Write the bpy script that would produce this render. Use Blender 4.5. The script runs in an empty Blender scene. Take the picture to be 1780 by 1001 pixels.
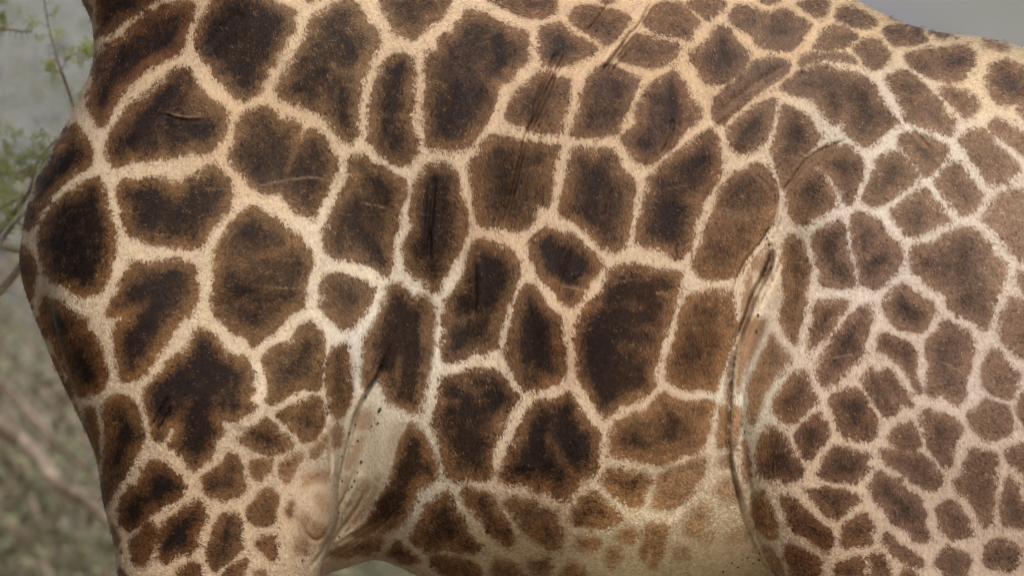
import bpy, bmesh, math, random
import numpy as np

random.seed(7); rng = np.random.default_rng(7)
scene = bpy.context.scene
COL = scene.collection

# ---------------------------------------------------------------- camera, sky, sun, exposure
CAM_Y, CAM_Z, FOCUS, PX = -14.35, 2.35, 14.0, 0.0012
cam = bpy.data.cameras.new('camera'); camo = bpy.data.objects.new('camera', cam); COL.objects.link(camo)
camo.location = (0, CAM_Y, CAM_Z); camo.rotation_euler = (math.radians(90), 0, 0)
cam.sensor_width = 36; cam.lens = 36 * FOCUS / (1780 * PX); cam.clip_start = 0.5; cam.clip_end = 5000
cam.dof.use_dof = True; cam.dof.focus_distance = FOCUS; cam.dof.aperture_fstop = 3.4
scene.camera = camo
world = bpy.data.worlds.new('World'); scene.world = world; world.use_nodes = True
wn = world.node_tree.nodes; wl = world.node_tree.links
sky = wn.new('ShaderNodeTexSky'); sky.sky_type = 'NISHITA'; sky.sun_disc = False
SUN_EL, SUN_AZ = math.radians(40), math.radians(170)      # azimuth of the sun measured clockwise from +Y
sky.sun_elevation = SUN_EL; sky.sun_rotation = SUN_AZ; sky.air_density = 1.0; sky.dust_density = 3.0
bg = wn['Background']; bg.inputs['Strength'].default_value = 0.12
wl.new(sky.outputs[0], bg.inputs['Color'])
sl = bpy.data.lights.new('sun', 'SUN'); sl.energy = 3.3; sl.angle = math.radians(12); sl.color = (1.0, 0.965, 0.91)
so = bpy.data.objects.new('sun', sl); COL.objects.link(so)
d_ = np.array([math.sin(SUN_AZ) * math.cos(SUN_EL), math.cos(SUN_AZ) * math.cos(SUN_EL), math.sin(SUN_EL)])
from mathutils import Vector
so.rotation_euler = Vector(tuple(d_)).to_track_quat('Z', 'Y').to_euler()
scene.view_settings.view_transform = 'Standard'; scene.view_settings.look = 'None'
scene.view_settings.exposure = 0.09; scene.view_settings.gamma = 1.0

# ---------------------------------------------------------------- helpers
def lin(c):
    c = np.asarray(c, float) / 255.0
    return np.where(c <= .04045, c / 12.92, ((c + .055) / 1.055) ** 2.4)
def to_world(u, v, y):
    k = PX * (y - CAM_Y) / FOCUS
    return np.array([(u - 890) * k, y, CAM_Z - (v - 500.5) * k])
def empty(name, loc, label, cat, group=None):
    o = bpy.data.objects.new(name, None); COL.objects.link(o); o.location = loc; o.empty_display_size = .1
    o['label'] = label; o['category'] = cat
    if group: o['group'] = group
    return o
def mesh_obj(name, verts, faces, mat, parent=None, smooth=True):
    me = bpy.data.meshes.new(name)
    me.from_pydata([tuple(map(float, p)) for p in verts], [], [tuple(map(int, f)) for f in faces])
    if smooth: me.polygons.foreach_set('use_smooth', [True] * len(me.polygons))
    me.materials.append(mat); me.update()
    o = bpy.data.objects.new(name, me); COL.objects.link(o)
    if parent:
        o.parent = parent; o.matrix_parent_inverse = parent.matrix_basis.inverted()
    return o
class NT:
    def __init__(s, name):
        s.m = bpy.data.materials.new(name); s.m.use_nodes = True; s.t = s.m.node_tree; s.b = s.t.nodes['Principled BSDF']
    def n(s, typ, **kw):
        nd = s.t.nodes.new(typ)
        for k, v in kw.items(): setattr(nd, k, v)
        return nd
    def put(s, sock, v):
        if isinstance(v, bpy.types.NodeSocket): s.t.links.new(v, sock)
        elif v is not None: sock.default_value = v
    def math(s, op, a, b=None, c=None, clamp=False):
        nd = s.n('ShaderNodeMath', operation=op, use_clamp=clamp)
        for i, x in enumerate((a, b, c)):
            if x is not None: s.put(nd.inputs[i], x)
        return nd.outputs[0]
    def mix(s, f, a, b, blend='MIX'):
        nd = s.n('ShaderNodeMix', data_type='RGBA', blend_type=blend)
        s.put(nd.inputs[0], f); s.put(nd.inputs[6], a); s.put(nd.inputs[7], b); return nd.outputs[2]
    def ramp(s, v, lo, hi, a=0.0, b=1.0):
        nd = s.n('ShaderNodeMapRange', interpolation_type='SMOOTHSTEP')
        for i, x in enumerate((v, lo, hi, a, b)): s.put(nd.inputs[i], x)
        return nd.outputs[0]
    def noise(s, vec, scale, detail=2, rough=.5, dist=0.0):
        nd = s.n('ShaderNodeTexNoise'); s.put(nd.inputs['Vector'], vec)
        nd.inputs['Scale'].default_value = scale; nd.inputs['Detail'].default_value = detail
        nd.inputs['Roughness'].default_value = rough; nd.inputs['Distortion'].default_value = dist
        return nd.outputs[0]
    def attr(s, name, out='Fac'):
        nd = s.n('ShaderNodeAttribute'); nd.attribute_name = name; return nd.outputs[out]
    def mapping(s, vec, rot, scale):
        nd = s.n('ShaderNodeMapping'); s.put(nd.inputs[0], vec); nd.inputs['Rotation'].default_value = rot
        nd.inputs['Scale'].default_value = scale; return nd.outputs[0]
def simple_mat(name, col, rough=.8, var=.35, scale=12.0, col2=None):
    t = NT(name); tc = t.n('ShaderNodeTexCoord')
    n = t.noise(tc.outputs['Object'], scale, 4, .6)
    c2 = col2 if col2 is not None else [c * (1 - var) for c in col]
    t.put(t.b.inputs['Base Color'], t.mix(t.ramp(n, .35, .65), (*c2, 1), (*col, 1)))
    t.b.inputs['Roughness'].default_value = rough; t.b.inputs['Specular IOR Level'].default_value = .2
    return t.m
def seg_dist(P, pts, closed=False):
    """distance from points P (n,2) to a polyline; also the side and the running parameter"""
    pts = np.asarray(pts, float)
    a = pts if closed else pts[:-1]; b = np.roll(pts, -1, 0) if closed else pts[1:]
    best = np.full(len(P), 1e9); side = np.zeros(len(P)); par = np.zeros(len(P))
    for i in range(len(a)):
        ab = b[i] - a[i]; L = max(ab @ ab, 1e-9)
        t = np.clip(((P - a[i]) @ ab) / L, 0, 1)
        q = P - a[i] - t[:, None] * ab
        d = np.hypot(q[:, 0], q[:, 1]); m = d < best
        best = np.where(m, d, best)
        side = np.where(m, np.sign(ab[0] * (P[:, 1] - a[i][1]) - ab[1] * (P[:, 0] - a[i][0])), side)
        par = np.where(m, (i + t) / len(a), par)
    return best, side, par
def inside(P, pts):
    pts = np.asarray(pts, float); x, y = P[:, 0], P[:, 1]; r = np.zeros(len(P), bool)
    for (x0, y0), (x1, y1) in zip(pts, np.roll(pts, -1, 0)):
        if y0 == y1: continue
        r ^= ((y0 > y) != (y1 > y)) & (x < (x1 - x0) * (y - y0) / (y1 - y0) + x0)
    return r
def poly_sdf(P, pts):
    d, _, _ = seg_dist(P, pts, True); return np.where(inside(P, pts), d, -d)
def smoothline(pts, it=2, closed=True):
    p = np.asarray(pts, float)
    for _ in range(it):
        if closed:
            q = np.roll(p, -1, 0); p = np.stack([.75 * p + .25 * q, .25 * p + .75 * q], 1).reshape(-1, p.shape[1])
        else:
            a, b = p[:-1], p[1:]
            p = np.concatenate([p[:1], np.stack([.75 * a + .25 * b, .25 * a + .75 * b], 1).reshape(-1, p.shape[1]), p[-1:]])
    return p
def bilinear(img, gx, gy):
    gx = np.clip(gx, 0, img.shape[1] - 1.001); gy = np.clip(gy, 0, img.shape[0] - 1.001)
    i = gx.astype(int); j = gy.astype(int); fx = gx - i; fy = gy - j
    return (img[j, i] * (1 - fx) * (1 - fy) + img[j, i + 1] * fx * (1 - fy) + img[j + 1, i] * (1 - fx) * fy + img[j + 1, i + 1] * fx * fy)
def blur(img, n):
    for _ in range(n):
        p = np.pad(img, 1, mode='edge'); img = (p[:-2, 1:-1] + 2 * p[1:-1, 1:-1] + p[2:, 1:-1]) / 4
        p = np.pad(img, 1, mode='edge'); img = (p[1:-1, :-2] + 2 * p[1:-1, 1:-1] + p[1:-1, 2:]) / 4
    return img
def tube(path, radii, sides=6, wob=0.0):
    path = np.asarray(path, float); n = len(path); V = []; F = []
    for i in range(n):
        t = path[min(i + 1, n - 1)] - path[max(i - 1, 0)]; t /= max(np.linalg.norm(t), 1e-9)
        up = np.array([0, 0, 1.]) if abs(t[2]) < .9 else np.array([1., 0, 0])
        a = np.cross(t, up); a /= np.linalg.norm(a); b = np.cross(t, a)
        for k in range(sides):
            an = 2 * math.pi * k / sides; r = radii[i] * (1 + wob * random.uniform(-1, 1))
            V.append(path[i] + r * (math.cos(an) * a + math.sin(an) * b))
    for i in range(n - 1):
        for k in range(sides):
            k2 = (k + 1) % sides; F.append((i * sides + k, i * sides + k2, (i + 1) * sides + k2, (i + 1) * sides + k))
    F.append(tuple(range(sides))[::-1]); F.append(tuple((n - 1) * sides + k for k in range(sides)))
    return V, F
class Bag:
    def __init__(s): s.V = []; s.F = []
    def add(s, VF):
        o = len(s.V); s.V.extend(VF[0]); s.F.extend([tuple(i + o for i in f) for f in VF[1]])

# Coat patches, plus a brown flank fold shadow painted as one, traced one by one: (tile, core darkness, strength, edge softness, outline). Tile units are 0.36 mm on the flank.
TO = dict(A=(0,0),B=(0,250),C=(0,500),D=(100,701),E=(350,0),F=(350,250),G=(350,500),H=(450,701),I=(700,0),J=(700,250),
          K=(700,500),L=(800,701),M=(1050,0),N=(1050,250),O=(1050,500),P=(1100,701),Q=(1380,0),R=(1380,250),S=(1380,500),U=(1380,701))
PATCHES = """
A 1 1 2|560,-60 565,60 545,140 560,215 620,200 700,140 780,90 850,40 900,0 930,-60
A .3 .8 3|440,-60 490,50 530,120 532,60 500,0 510,-60
A 1 1 2|850,60 890,70 960,20 1060,5 1125,20 1120,100 1080,180 1060,290 1000,330 930,350 860,390 800,450 740,500 700,560 650,650 600,740 560,730 540,690 500,610 520,540 560,430 550,300 600,270 700,220 740,170 820,100
A 1 1 2|1060,380 1110,420 1130,500 1200,560 1290,620 1320,680 1310,770 1260,840 1200,890 1100,890 1020,920 930,920 850,940 780,930 700,970 640,950 600,890 625,820 640,760 700,680 760,600 830,560 900,500 970,430
A 1 1 2|420,710 465,750 520,840 535,900 520,970 450,1000 370,1060 300,1140 240,1230 210,1290 180,1324 160,1330 130,1290 155,1190 190,1080 250,990 300,880 370,780
E 1.1 1 2|47,40 -8,130 -38,200 -28,300 12,370 62,380 70,440 130,490 175,550 215,580 290,570 345,520 345,490 380,450 375,400 430,370 430,320 480,280 490,230 550,180 530,110 560,70 490,40 430,15 370,-20 300,-60 130,-80 70,-40
E .9 1 2|650,90 700,70 760,20 830,0 900,15 930,60 950,120 1010,170 1040,240 1010,300 970,370 930,470 915,560 905,700 910,780 860,820 810,810 760,760 740,710 700,660 640,640 590,610 510,590 450,560 430,520 470,450 490,400 530,350 560,290 590,230 620,160
E 1 1 2|1110,310 1190,310 1220,370 1240,450 1215,550 1230,640 1195,660 1210,720 1250,800 1255,900 1200,960 1140,960 1070,920 1000,850 960,810 970,720 980,600 1000,480 1040,390
E .8 1 2|1020,-60 1050,60 1090,110 1110,190 1170,200 1230,230 1278,190 1338,120 1398,100 1438,40 1450,-60
E .8 1 2|210,690 270,650 340,610 400,630 440,660 460,710 490,690 540,700 580,740 560,800 575,805 610,770 640,750 700,780 740,830 780,910 785,970 760,1034 740,1104 700,1144 680,1194 650,1274 620,1254 560,1244 500,1184 460,1124 420,1114 370,1129 310,1109 260,1054 240,1014 190,974 150,905 190,830 200,760
E .6 1 2|585,-50 610,12 650,2 700,-50
B 1 1 2|720,205 800,215 880,195 960,200 1000,230 1050,230 1080,190 1130,180 1180,150 1220,125 1258,140 1308,190 1353,280 1333,370 1288,430 1228,490 1190,540 1185,570 1150,600 1080,600 990,600 940,580 860,600 820,560 770,545 740,500 710,430 690,350 680,290 690,240
B 1.1 1 2.5|490,220 570,195 600,240 620,330 640,420 665,500 670,620 640,690 620,780 580,870 520,870 480,885 420,860 370,820 300,800 260,760 240,680 215,580 235,480 270,400 330,330 400,280 460,255
B .6 1 2|140,570 180,640 205,720 200,800 190,890 180,950 150,880 110,760 90,660 100,600
B 1 1 2|750,685 830,695 910,680 1000,670 1080,680 1140,720 1135,790 1150,850 1130,944 1110,984 1060,1024 1010,1074 970,1144 920,1214 880,1274 830,1354 760,1379 700,1364 680,1284 665,1204 650,1114 680,1034 740,1014 700,1000 600,1000 625,960 650,900 690,850 720,760
F .8 1 2|230,400 280,365 340,380 370,410 440,430 490,490 560,520 580,570 630,620 650,700 620,760 600,830 610,880 600,894 590,944 540,974 490,999 460,1054 420,1094 360,1124 300,1179 270,1134 240,1104 190,1104 150,1044 90,1014 60,954 55,900 75,800 75,720 80,620 110,570 140,510 180,450
F .8 1 2|870,70 950,65 990,110 1060,140 1120,180 1180,220 1190,290 1160,370 1130,440 1150,480 1105,540 1110,620 1110,700 1080,760 1040,750 980,710 920,690 850,670 760,660 715,620 700,540 730,460 760,380 790,310 840,240 860,180 840,130
F .7 1 2|720,755 800,750 870,770 940,790 1000,850 980,914 940,974 910,1024 870,1054 820,1069 780,1039 710,984 670,944 700,894 690,820
G .7 1 2|600,215 630,200 660,230 700,270 715,320 705,400 690,470 700,530 690,590 650,590 590,580 540,600 480,640 400,680 370,650 390,600 395,540 370,480 345,400 400,350 470,330 510,320 540,260 565,225
G .7 1 2.5|800,330 850,315 850,380 865,450 860,520 880,620 850,690 800,760 770,750 740,700 730,600 715,500 730,400 750,350
G .8 1 2|630,635 680,620 700,660 710,720 720,780 690,840 650,880 600,905 570,880 540,830 490,790 430,740 480,710 540,680 580,650
G 1 1 2|370,745 420,790 450,830 510,870 540,920 480,950 400,965 330,955 270,930 210,885 270,820 320,800
C 1.1 1 2|1130,260 1165,240 1210,262 1250,285 1280,335 1320,372 1368,400 1408,395 1440,425 1468,500 1458,560 1478,600 1440,635 1490,700 1418,740 1358,780 1298,762 1262,765 1300,830 1250,890 1225,950 1215,990 1174,1011 1134,1066 1094,1041 1054,971 975,930 1000,870 1020,820 1000,800 960,860 930,890 890,880 875,800 850,720 830,640 835,590 880,540 940,480 1000,405 1080,350 1105,300
C .8 1 2.5|240,30 300,60 330,90 400,130 450,160 520,185 490,240 550,270 560,320 600,380 605,450 620,520 600,580 570,620 530,610 480,635 430,600 390,510 350,430 310,350 260,280 235,220 230,130
C .5 1 1.5|260,350 320,410 360,490 410,580 428,645 400,650 330,560 270,450
C 1 1 2.5|620,650 680,620 750,635 790,680 810,760 834,841 814,911 774,991 734,1071 674,1161 634,1231 604,1251 584,1201 594,1091 599,971 610,871 610,800 585,710
C .6 1 2|480,700 520,690 550,720 560,800 575,870 572,1040 549,960 514,880 480,800 470,740
C .3 .9 1.5|400,650 440,700 465,785 440,780 400,710
D 1.1 1 2|560,330 620,350 660,380 700,420 750,490 700,550 640,590 580,625 530,640 500,690 460,720 400,730 355,690 350,620 380,540 410,480 470,460 490,400 520,350
D .5 1 3|500,680 560,690 580,740 560,830 530,880 520,940 450,950 430,890 410,810 450,760
D 1 1 2|800,550 850,600 870,640 850,700 810,750 810,830 760,880 700,870 640,920 580,910 575,840 590,760 610,690 680,640 740,610
D .9 1 2|1000,285 1040,300 1070,350 1075,430 1095,500 1040,540 970,560 900,545 850,510 830,440 870,400 920,380 960,330
D .7 1 2|1115,330 1180,320 1245,330 1235,390 1200,420 1170,460 1130,430 1110,380
D .3 1 3|1180,500 1240,490 1280,540 1270,600 1260,690 1200,710 1140,700 1105,650 1110,590 1150,560
D .9 1 2|970,630 1040,640 1060,700 1055,780 1075,830 1020,880 970,920 910,980 880,930 865,850 890,780 900,700
D .4 1 2.5|1190,770 1250,760 1270,810 1260,910 1230,900 1180,850 1145,810
D .8 1 2|790,920 830,950 840,1040 680,1040 700,970
D .6 1 2|1110,890 1090,960 1060,1040 940,1040 980,960 1040,920
D .4 .9 3|1150,970 1200,970 1240,1040 1130,1040
D .1 .8 2|290,680 330,720 360,830 370,870 345,840 310,770
D .2 .9 2|350,950 400,980 410,1040 345,1040
H .8 1 2.5|200,290 260,280 240,340 200,400 170,460 130,430 110,380 140,330
H .8 .9 3|330,220 380,170 385,220 370,280 320,310 300,300
H .7 .9 5|430,145 470,135 490,180 470,240 425,260 420,200
H .1 .8 9|260,410 340,390 410,405 405,440 330,450 260,490
H .9 .95 6|170,580 205,560 200,640 180,660 155,630
H .3 .8 7|310,690 380,710 400,760 370,800 310,790 290,740
H .1 .7 9|240,640 290,660 300,800 270,880 210,860 220,800 260,760
H 1.1 1 6|880,115 930,150 970,200 1000,270 1030,340 1035,430 980,460 930,500 890,570 860,640 820,700 760,730 700,735 620,760 540,780 560,740 620,680 660,600 700,540 740,470 770,380 790,300 810,200
H .0 .35 12|850,120 810,200 770,330 740,420 700,520 750,400 760,250 790,130
H .0 .6 7|590,180 610,200 560,330 520,380 515,330
H .2 .6 6|600,440 640,470 600,600 540,680 500,700 560,570
H .2 .5 7|700,400 690,500 640,620 570,710 550,690 640,560
H -.2 .6 8|560,60 640,40 660,120 600,160 560,140
H .0 .6 7|330,520 390,540 420,590 380,620 340,580
H .0 .5 6|500,420 520,440 470,600 455,590
H .0 .5 7|620,480 650,470 600,620 560,690 540,680
H .8 .95 4|620,770 700,780 720,790 700,840 640,870 560,880 470,890 400,880 470,840 550,810
H 1 1 3|800,795 850,830 910,880 920,920 870,935 800,910 720,880 770,830
H .8 1 3|1090,500 1120,530 1130,600 1180,660 1210,740 1250,800 1290,840 1230,870 1130,850 1000,855 920,830 870,780 900,720 950,650 960,590 1040,540
H .7 1 4|980,890 1060,880 1150,890 1250,920 1290,980 1200,1040 1100,1040 1040,960
G 1 1 6|1080,10 1110,-20 1145,-30 1190,20 1220,60 1260,50 1300,45 1330,80 1360,130 1350,220 1335,400 1320,480 1300,600 1270,720 1230,725 1190,710 1150,690 1090,680 1060,600 1030,520 990,560 945,590 930,500 940,430 935,340 980,250 1020,180 1060,80
I .9 1 2|370,60 430,70 480,80 540,120 600,150 650,170 720,190 720,280 725,360 680,400 640,440 600,480 550,500 540,600 510,660 480,730 430,790 400,830 370,860 290,870 210,860 140,850 130,740 125,600 130,450 130,350 150,300 200,290 200,240 230,210 280,200 310,140 350,110
I .7 1 2|480,-50 480,-10 560,30 640,70 680,100 760,105 820,100 880,70 890,20 900,-50
I .9 1 2.5|790,165 860,150 900,130 950,170 1010,210 1080,240 1130,280 1090,320 1020,350 960,380 900,390 840,390 810,350 790,290 800,220
I .7 1 2.5|760,430 840,420 900,460 980,460 960,530 950,620 920,700 910,770 840,780 780,760 700,740 640,710 590,680 620,600 660,530 720,480
I .7 1 2.5|1000,50 1060,30 1130,40 1180,60 1240,60 1310,100 1300,160 1240,210 1180,280 1130,230 1070,190 1010,160 960,110
I .8 1 2.5|1150,370 1220,380 1290,420 1378,450 1358,510 1318,590 1278,680 1248,760 1208,780 1120,790 1050,800 980,780 1000,700 1030,620 1040,540 1060,470 1110,420
I .7 1 2|480,790 570,780 640,810 700,830 760,830 840,850 910,840 900,900 870,964 870,1064 860,1124 835,1205 790,1185 750,1230 770,1270 720,1325 660,1345 600,1325 540,1314 480,1318 430,1280 420,1190 400,1084 380,990 400,930 440,880
I .5 1 3|1110,-40 1250,-50 1230,10 1160,15
J 1 1 2|130,130 200,110 270,120 310,170 330,240 335,300 360,370 375,460 360,540 330,620 290,680 260,740 220,800 205,855 160,850 110,800 60,780 10,700 -10,600 20,540 50,480 40,400 50,300 80,200
J .9 1 2|980,40 1050,20 1130,30 1190,25 1240,60 1250,130 1318,190 1348,230 1345,300 1328,400 1310,500 1290,580 1230,630 1180,610 1130,580 1080,520 1030,480 980,440 930,420 905,370 930,280 950,180 970,100
J 1.1 1 2|820,490 880,490 920,520 990,520 1020,570 1050,600 1110,640 1160,700 1130,760 1080,800 1050,860 1010,930 960,940 900,910 890,860 840,820 790,780 770,700 730,620 740,560 790,520
J 1 1 2|410,570 460,555 520,580 600,600 650,640 680,700 680,740 660,810 640,870 610,930 590,1000 580,1024 560,1094 550,1184 500,1204 440,1214 400,1204 360,1244 300,1264 240,1264 225,1184 230,1084 230,984 240,914 290,860 340,790 370,710 390,640
K 1 1 2|720,-30 760,-20 790,30 830,90 880,140 920,170 925,250 920,310 945,370 930,420 945,490 900,550 830,580 760,590 710,600 680,560 640,500 620,440 590,380 600,310 630,230 640,150 670,60 690,0
K 1 1 2|480,470 540,470 580,510 620,580 670,630 640,690 600,740 580,820 540,880 520,960 510,1050 490,1110 420,1115 360,1100 300,1110 250,1095 240,1010 210,900 165,790 190,700 210,600 220,520 300,510 400,470
K 1.1 1 2|770,660 850,650 910,640 970,600 1000,660 1040,730 1090,800 1140,830 1144,851 1139,951 1124,1051 1094,1101 1034,1121 994,1161 954,1211 904,1231 864,1216 834,1181 774,1181 734,1151 684,1141 624,1141 564,1121 554,1071 584,1011 624,931 664,831 704,761 725,700
O 1.1 1 2|27,-94 72,-124 130,-140 180,-144 230,-114 300,-104 380,-94 450,-89 440,-14 420,66 400,130 370,220 340,290 310,400 285,480 300,570 270,610 200,630 150,670 80,690 40,740 10,760 -28,720 -68,650 -118,570 -158,500 -160,400 -168,300 -158,200 -118,130 -78,80 -10,20 10,-50
O .6 1 3|310,620 350,615 420,650 480,665 560,650 640,660 630,720 610,800 590,890 540,950 450,965 390,1000 336,1031 246,1011 166,991 96,991 36,971 20,920 35,850 60,780 130,760 180,720 240,725 275,670
L .8 1 2.5|840,380 920,380 1000,400 1060,420 1110,430 1080,510 1060,590 1000,600 950,570 900,530 840,490 815,450
L .8 1 3|770,510 800,540 850,570 890,620 940,660 900,690 850,720 770,710 700,710 640,690 640,630 690,570 720,530
L .9 1 4|20,490 100,500 180,520 220,590 240,660 290,720 320,790 280,830 210,790 150,740 110,670 60,600 0,540
L .7 .95 5|290,550 380,550 440,570 490,610 550,620 560,680 590,760 570,850 500,840 420,790 350,720 310,650 260,570
L .5 .9 6|680,780 760,780 820,800 790,840 720,850 670,840
L .4 .9 5|930,740 970,720 1010,740 1010,790 960,810 910,780
L .1 .8 9|850,830 920,830 920,900 880,950 840,900
L .3 .9 6|1070,700 1210,700 1190,780 1170,860 1130,950 1100,940 1120,840 1090,850 1070,910 1040,880 1060,800
L .5 .9 6|210,900 270,920 340,960 400,1040 190,1040 180,950
L .4 .9 7|410,910 500,900 530,950 500,1000 430,1000 390,960
L .4 .85 8|590,970 640,920 720,980 740,1040 580,1040
P -.2 .75 7|390,575 430,600 430,680 380,760 330,770 290,730 320,660
P .0 .9 4|150,420 220,380 300,350 380,310 430,310 410,400 370,470 330,520 270,590 200,610 110,610 120,540 150,480
P .1 .95 4|503,10 555,20 562,250 490,255 485,180 510,90
P -.2 .75 7|500,310 560,290 585,370 540,370 490,350
P -.2 .7 9|520,440 590,430 640,520 600,570 520,560 470,500
P -.3 .5 12|560,740 640,730 680,760 600,800 540,790
P -.3 .5 10|420,740 470,750 430,810 390,780
P -.3 .6 10|240,830 310,830 320,900 250,900
O .5 1 3|490,40 560,30 640,15 740,15 750,60 760,150 770,230 740,320 720,400 690,480 660,560 650,600 580,585 500,590 430,570 370,530 360,470 370,400 420,310 430,200 450,110
O .0 .8 6|745,380 765,400 750,500 740,600 735,680 710,660 710,560 730,460
O -.9 .9 4|740,690 790,700 800,760 780,850 760,930 735,940 730,800
O .3 .95 6|970,260 1010,320 1060,380 1080,410 1030,470 980,520 930,620 900,700 860,800 840,770 830,680 840,560 880,460 920,370
O -.45 .9 9|800,150 870,180 940,200 900,330 840,420 800,520 780,600 765,560 775,400 780,280
N -.2 .85 6|960,590 975,660 960,760 930,800 900,740 860,740 850,860 880,900 850,960 810,1000 800,920 830,820 850,720 900,640
P -.9 .9 3|580,10 620,30 625,130 590,250 570,230 565,120
P -.6 .9 3|640,200 670,290 680,420 660,460 645,400 640,300
M .8 1 2.5|350,430 410,415 450,460 480,530 500,580 560,640 540,700 480,740 430,810 380,870 300,930 240,955 190,940 140,890 105,810 130,760 190,720 170,660 200,600 230,540 290,480
M .7 1 2.5|180,200 250,210 340,230 440,270 420,330 350,370 300,400 200,380 110,360 80,330 120,280
M .5 1 3|270,60 330,10 440,20 500,70 560,130 530,160 510,190 500,230 400,210 320,200 240,150 230,120
M .5 1 3|480,20 560,-20 700,-10 690,40 640,90 590,110 520,60
M .7 1 2.5|650,160 700,150 750,200 780,250 840,310 830,370 780,430 720,480 640,490 590,480 560,430 540,390 490,360 500,310 550,280 600,230
M .6 1 2.5|760,40 820,40 880,60 940,80 1010,60 1080,60 1120,100 1200,140 1180,180 1140,240 1090,290 1030,290 960,280 880,250 870,210 820,180 760,150 720,120 740,70
M .6 1 2.5|850,370 920,340 1010,340 1080,360 1070,410 1020,460 970,490 920,520 850,570 800,610 750,660 700,710 650,710 625,640 640,560 700,510 770,460 820,410
M .8 1 2.5|760,700 830,640 900,610 980,570 1000,580 980,660 960,760 930,820 880,850 800,900 760,890 735,840 720,750
M .9 1 2|560,780 620,760 650,780 665,880 690,930 680,954 670,1034 640,1074 600,1124 560,1174 550,1234 520,1304 520,1364 500,1434 440,1504 400,1494 350,1454 280,1434 230,1434 190,1404 190,1314 220,1214 240,1104 260,1024 330,964 390,904 440,870 500,820
M .6 1 3|1110,20 1180,0 1280,-20 1300,30 1280,100 1230,95 1170,60
M .6 1 3|890,-20 1030,-20 1010,15 930,15
N .6 1 2.5|830,140 890,115 940,140 970,190 1000,240 1005,310 990,400 960,480 910,560 870,610 830,680 790,740 760,780 660,780 560,780 510,720 520,650 560,590 570,510 620,440 640,380 660,300 690,220 760,170
M .7 1 2.5|1040,600 1100,640 1180,680 1220,740 1270,790 1220,850 1150,930 1110,1000 1070,1080 1045,1120 1015,1000 965,900 990,800 1010,700
R .7 1 2.5|150,100 200,70 260,20 300,10 360,60 400,110 390,200 350,290 330,350 290,345 270,290 230,220 180,160 140,140
R .6 1 2.5|-61,290 -20,230 40,180 100,130 150,150 190,230 240,330 220,370 160,400 100,440 60,475 10,470 -31,400
R .2 1 3|-20,190 60,90 130,40 230,-5 250,20 170,90 60,170 0,220
N .6 1 2.5|1060,540 1100,530 1140,570 1180,640 1200,740 1170,830 1160,920 1155,1000 1140,1060 1115,1165 1085,1150 1045,1080 1020,1000 1040,920 1050,800 1025,680 1040,600
R .5 1 2.5|540,50 590,45 640,80 680,120 720,180 680,230 620,280 560,330 500,345 430,355 400,330 420,250 450,180 480,100
Q .6 1 3|620,780 700,770 770,790 840,820 900,860 880,920 830,980 780,1030 740,1000 690,950 650,890 600,830
R .5 1 2.5|740,250 790,280 830,340 870,390 910,440 850,470 780,510 700,535 650,520 610,480 580,440 550,400 590,360 660,310
R .5 1 2.5|920,95 980,130 1010,190 1060,250 1100,300 1060,370 1010,410 960,400 910,350 860,290 820,210 850,150
R .1 1 3|1200,290 1270,270 1400,270 1400,700 1320,670 1270,640 1240,580 1200,530 1150,480 1090,440 1130,370 1170,310
R .7 1 2.5|120,510 200,470 270,440 290,480 295,560 310,660 340,700 350,770 350,820 260,835 190,820 150,800 160,740 120,660 100,570
R .6 1 2.5|330,420 380,390 430,420 490,440 530,500 560,560 620,590 630,680 600,750 540,790 480,850 420,830 380,800 370,700 345,620 335,520
R .6 1 2.5|690,590 760,590 830,570 900,520 960,490 1020,480 1090,530 1130,590 1140,640 1220,690 1230,760 1190,850 1160,920 1140,1000 1120,1074 1090,1074 1050,1024 990,1014 940,984 880,920 890,880 830,840 760,810 740,770 680,740 670,660
S .9 1 2.5|600,-10 630,-30 680,10 740,60 800,90 820,130 790,190 760,240 720,265 660,250 600,230 550,200 530,140 510,90 540,40
S .8 1 2.5|130,80 200,70 280,80 330,80 290,140 230,220 180,290 120,340 85,360 80,280 100,200 120,140
S .8 1 2.5|430,90 450,140 440,220 410,300 400,380 350,430 300,490 240,540 180,590 155,540 130,500 160,440 170,370 230,290 290,200 350,130
S .7 1 2.5|500,260 560,275 630,310 700,330 710,420 700,500 730,570 735,615 700,580 650,500 610,430 550,390 490,370 490,310
S .6 1 2.5|870,185 930,215 1010,250 1030,310 1060,370 1020,420 1030,480 990,540 1000,600 960,680 920,670 890,630 840,620 800,640 760,600 780,520 790,440 770,370 760,310 810,270 840,220
S .3 1 3|1150,360 1190,370 1230,440 1270,480 1320,500 1290,570 1260,650 1200,640 1130,600 1080,550 1085,470 1120,400
S .2 1 3|1260,50 1310,80 1400,100 1400,420 1330,410 1270,370 1210,310 1190,220 1200,150 1240,100
S .6 1 3|390,530 440,470 490,490 540,480 590,520 620,570 660,620 690,690 640,660 610,680 600,730 530,750 490,710 450,650 420,590
S .7 1 2.5|220,620 290,590 370,590 420,640 460,720 490,790 480,850 440,890 370,880 290,860 260,820 240,740 200,660
S .6 1 2.5|760,710 830,730 900,740 960,780 970,850 920,910 910,1025 880,1035 840,1000 790,950 770,890 750,810 735,760
S .6 1 3|680,775 700,820 730,860 735,910 690,945 640,940 590,930 555,890 560,840 610,800 660,800
S .3 1 3|1090,650 1160,660 1230,680 1270,760 1260,830 1200,870 1150,880 1080,860 1030,820 1000,720 1060,700
S .5 1 3|1330,600 1400,580 1400,820 1330,780 1290,720 1300,660
O .8 1 2.5|1110,490 1170,480 1190,540 1210,600 1240,650 1200,690 1150,740 1090,790 1030,770 980,730 980,650 1020,590 1070,530
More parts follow.
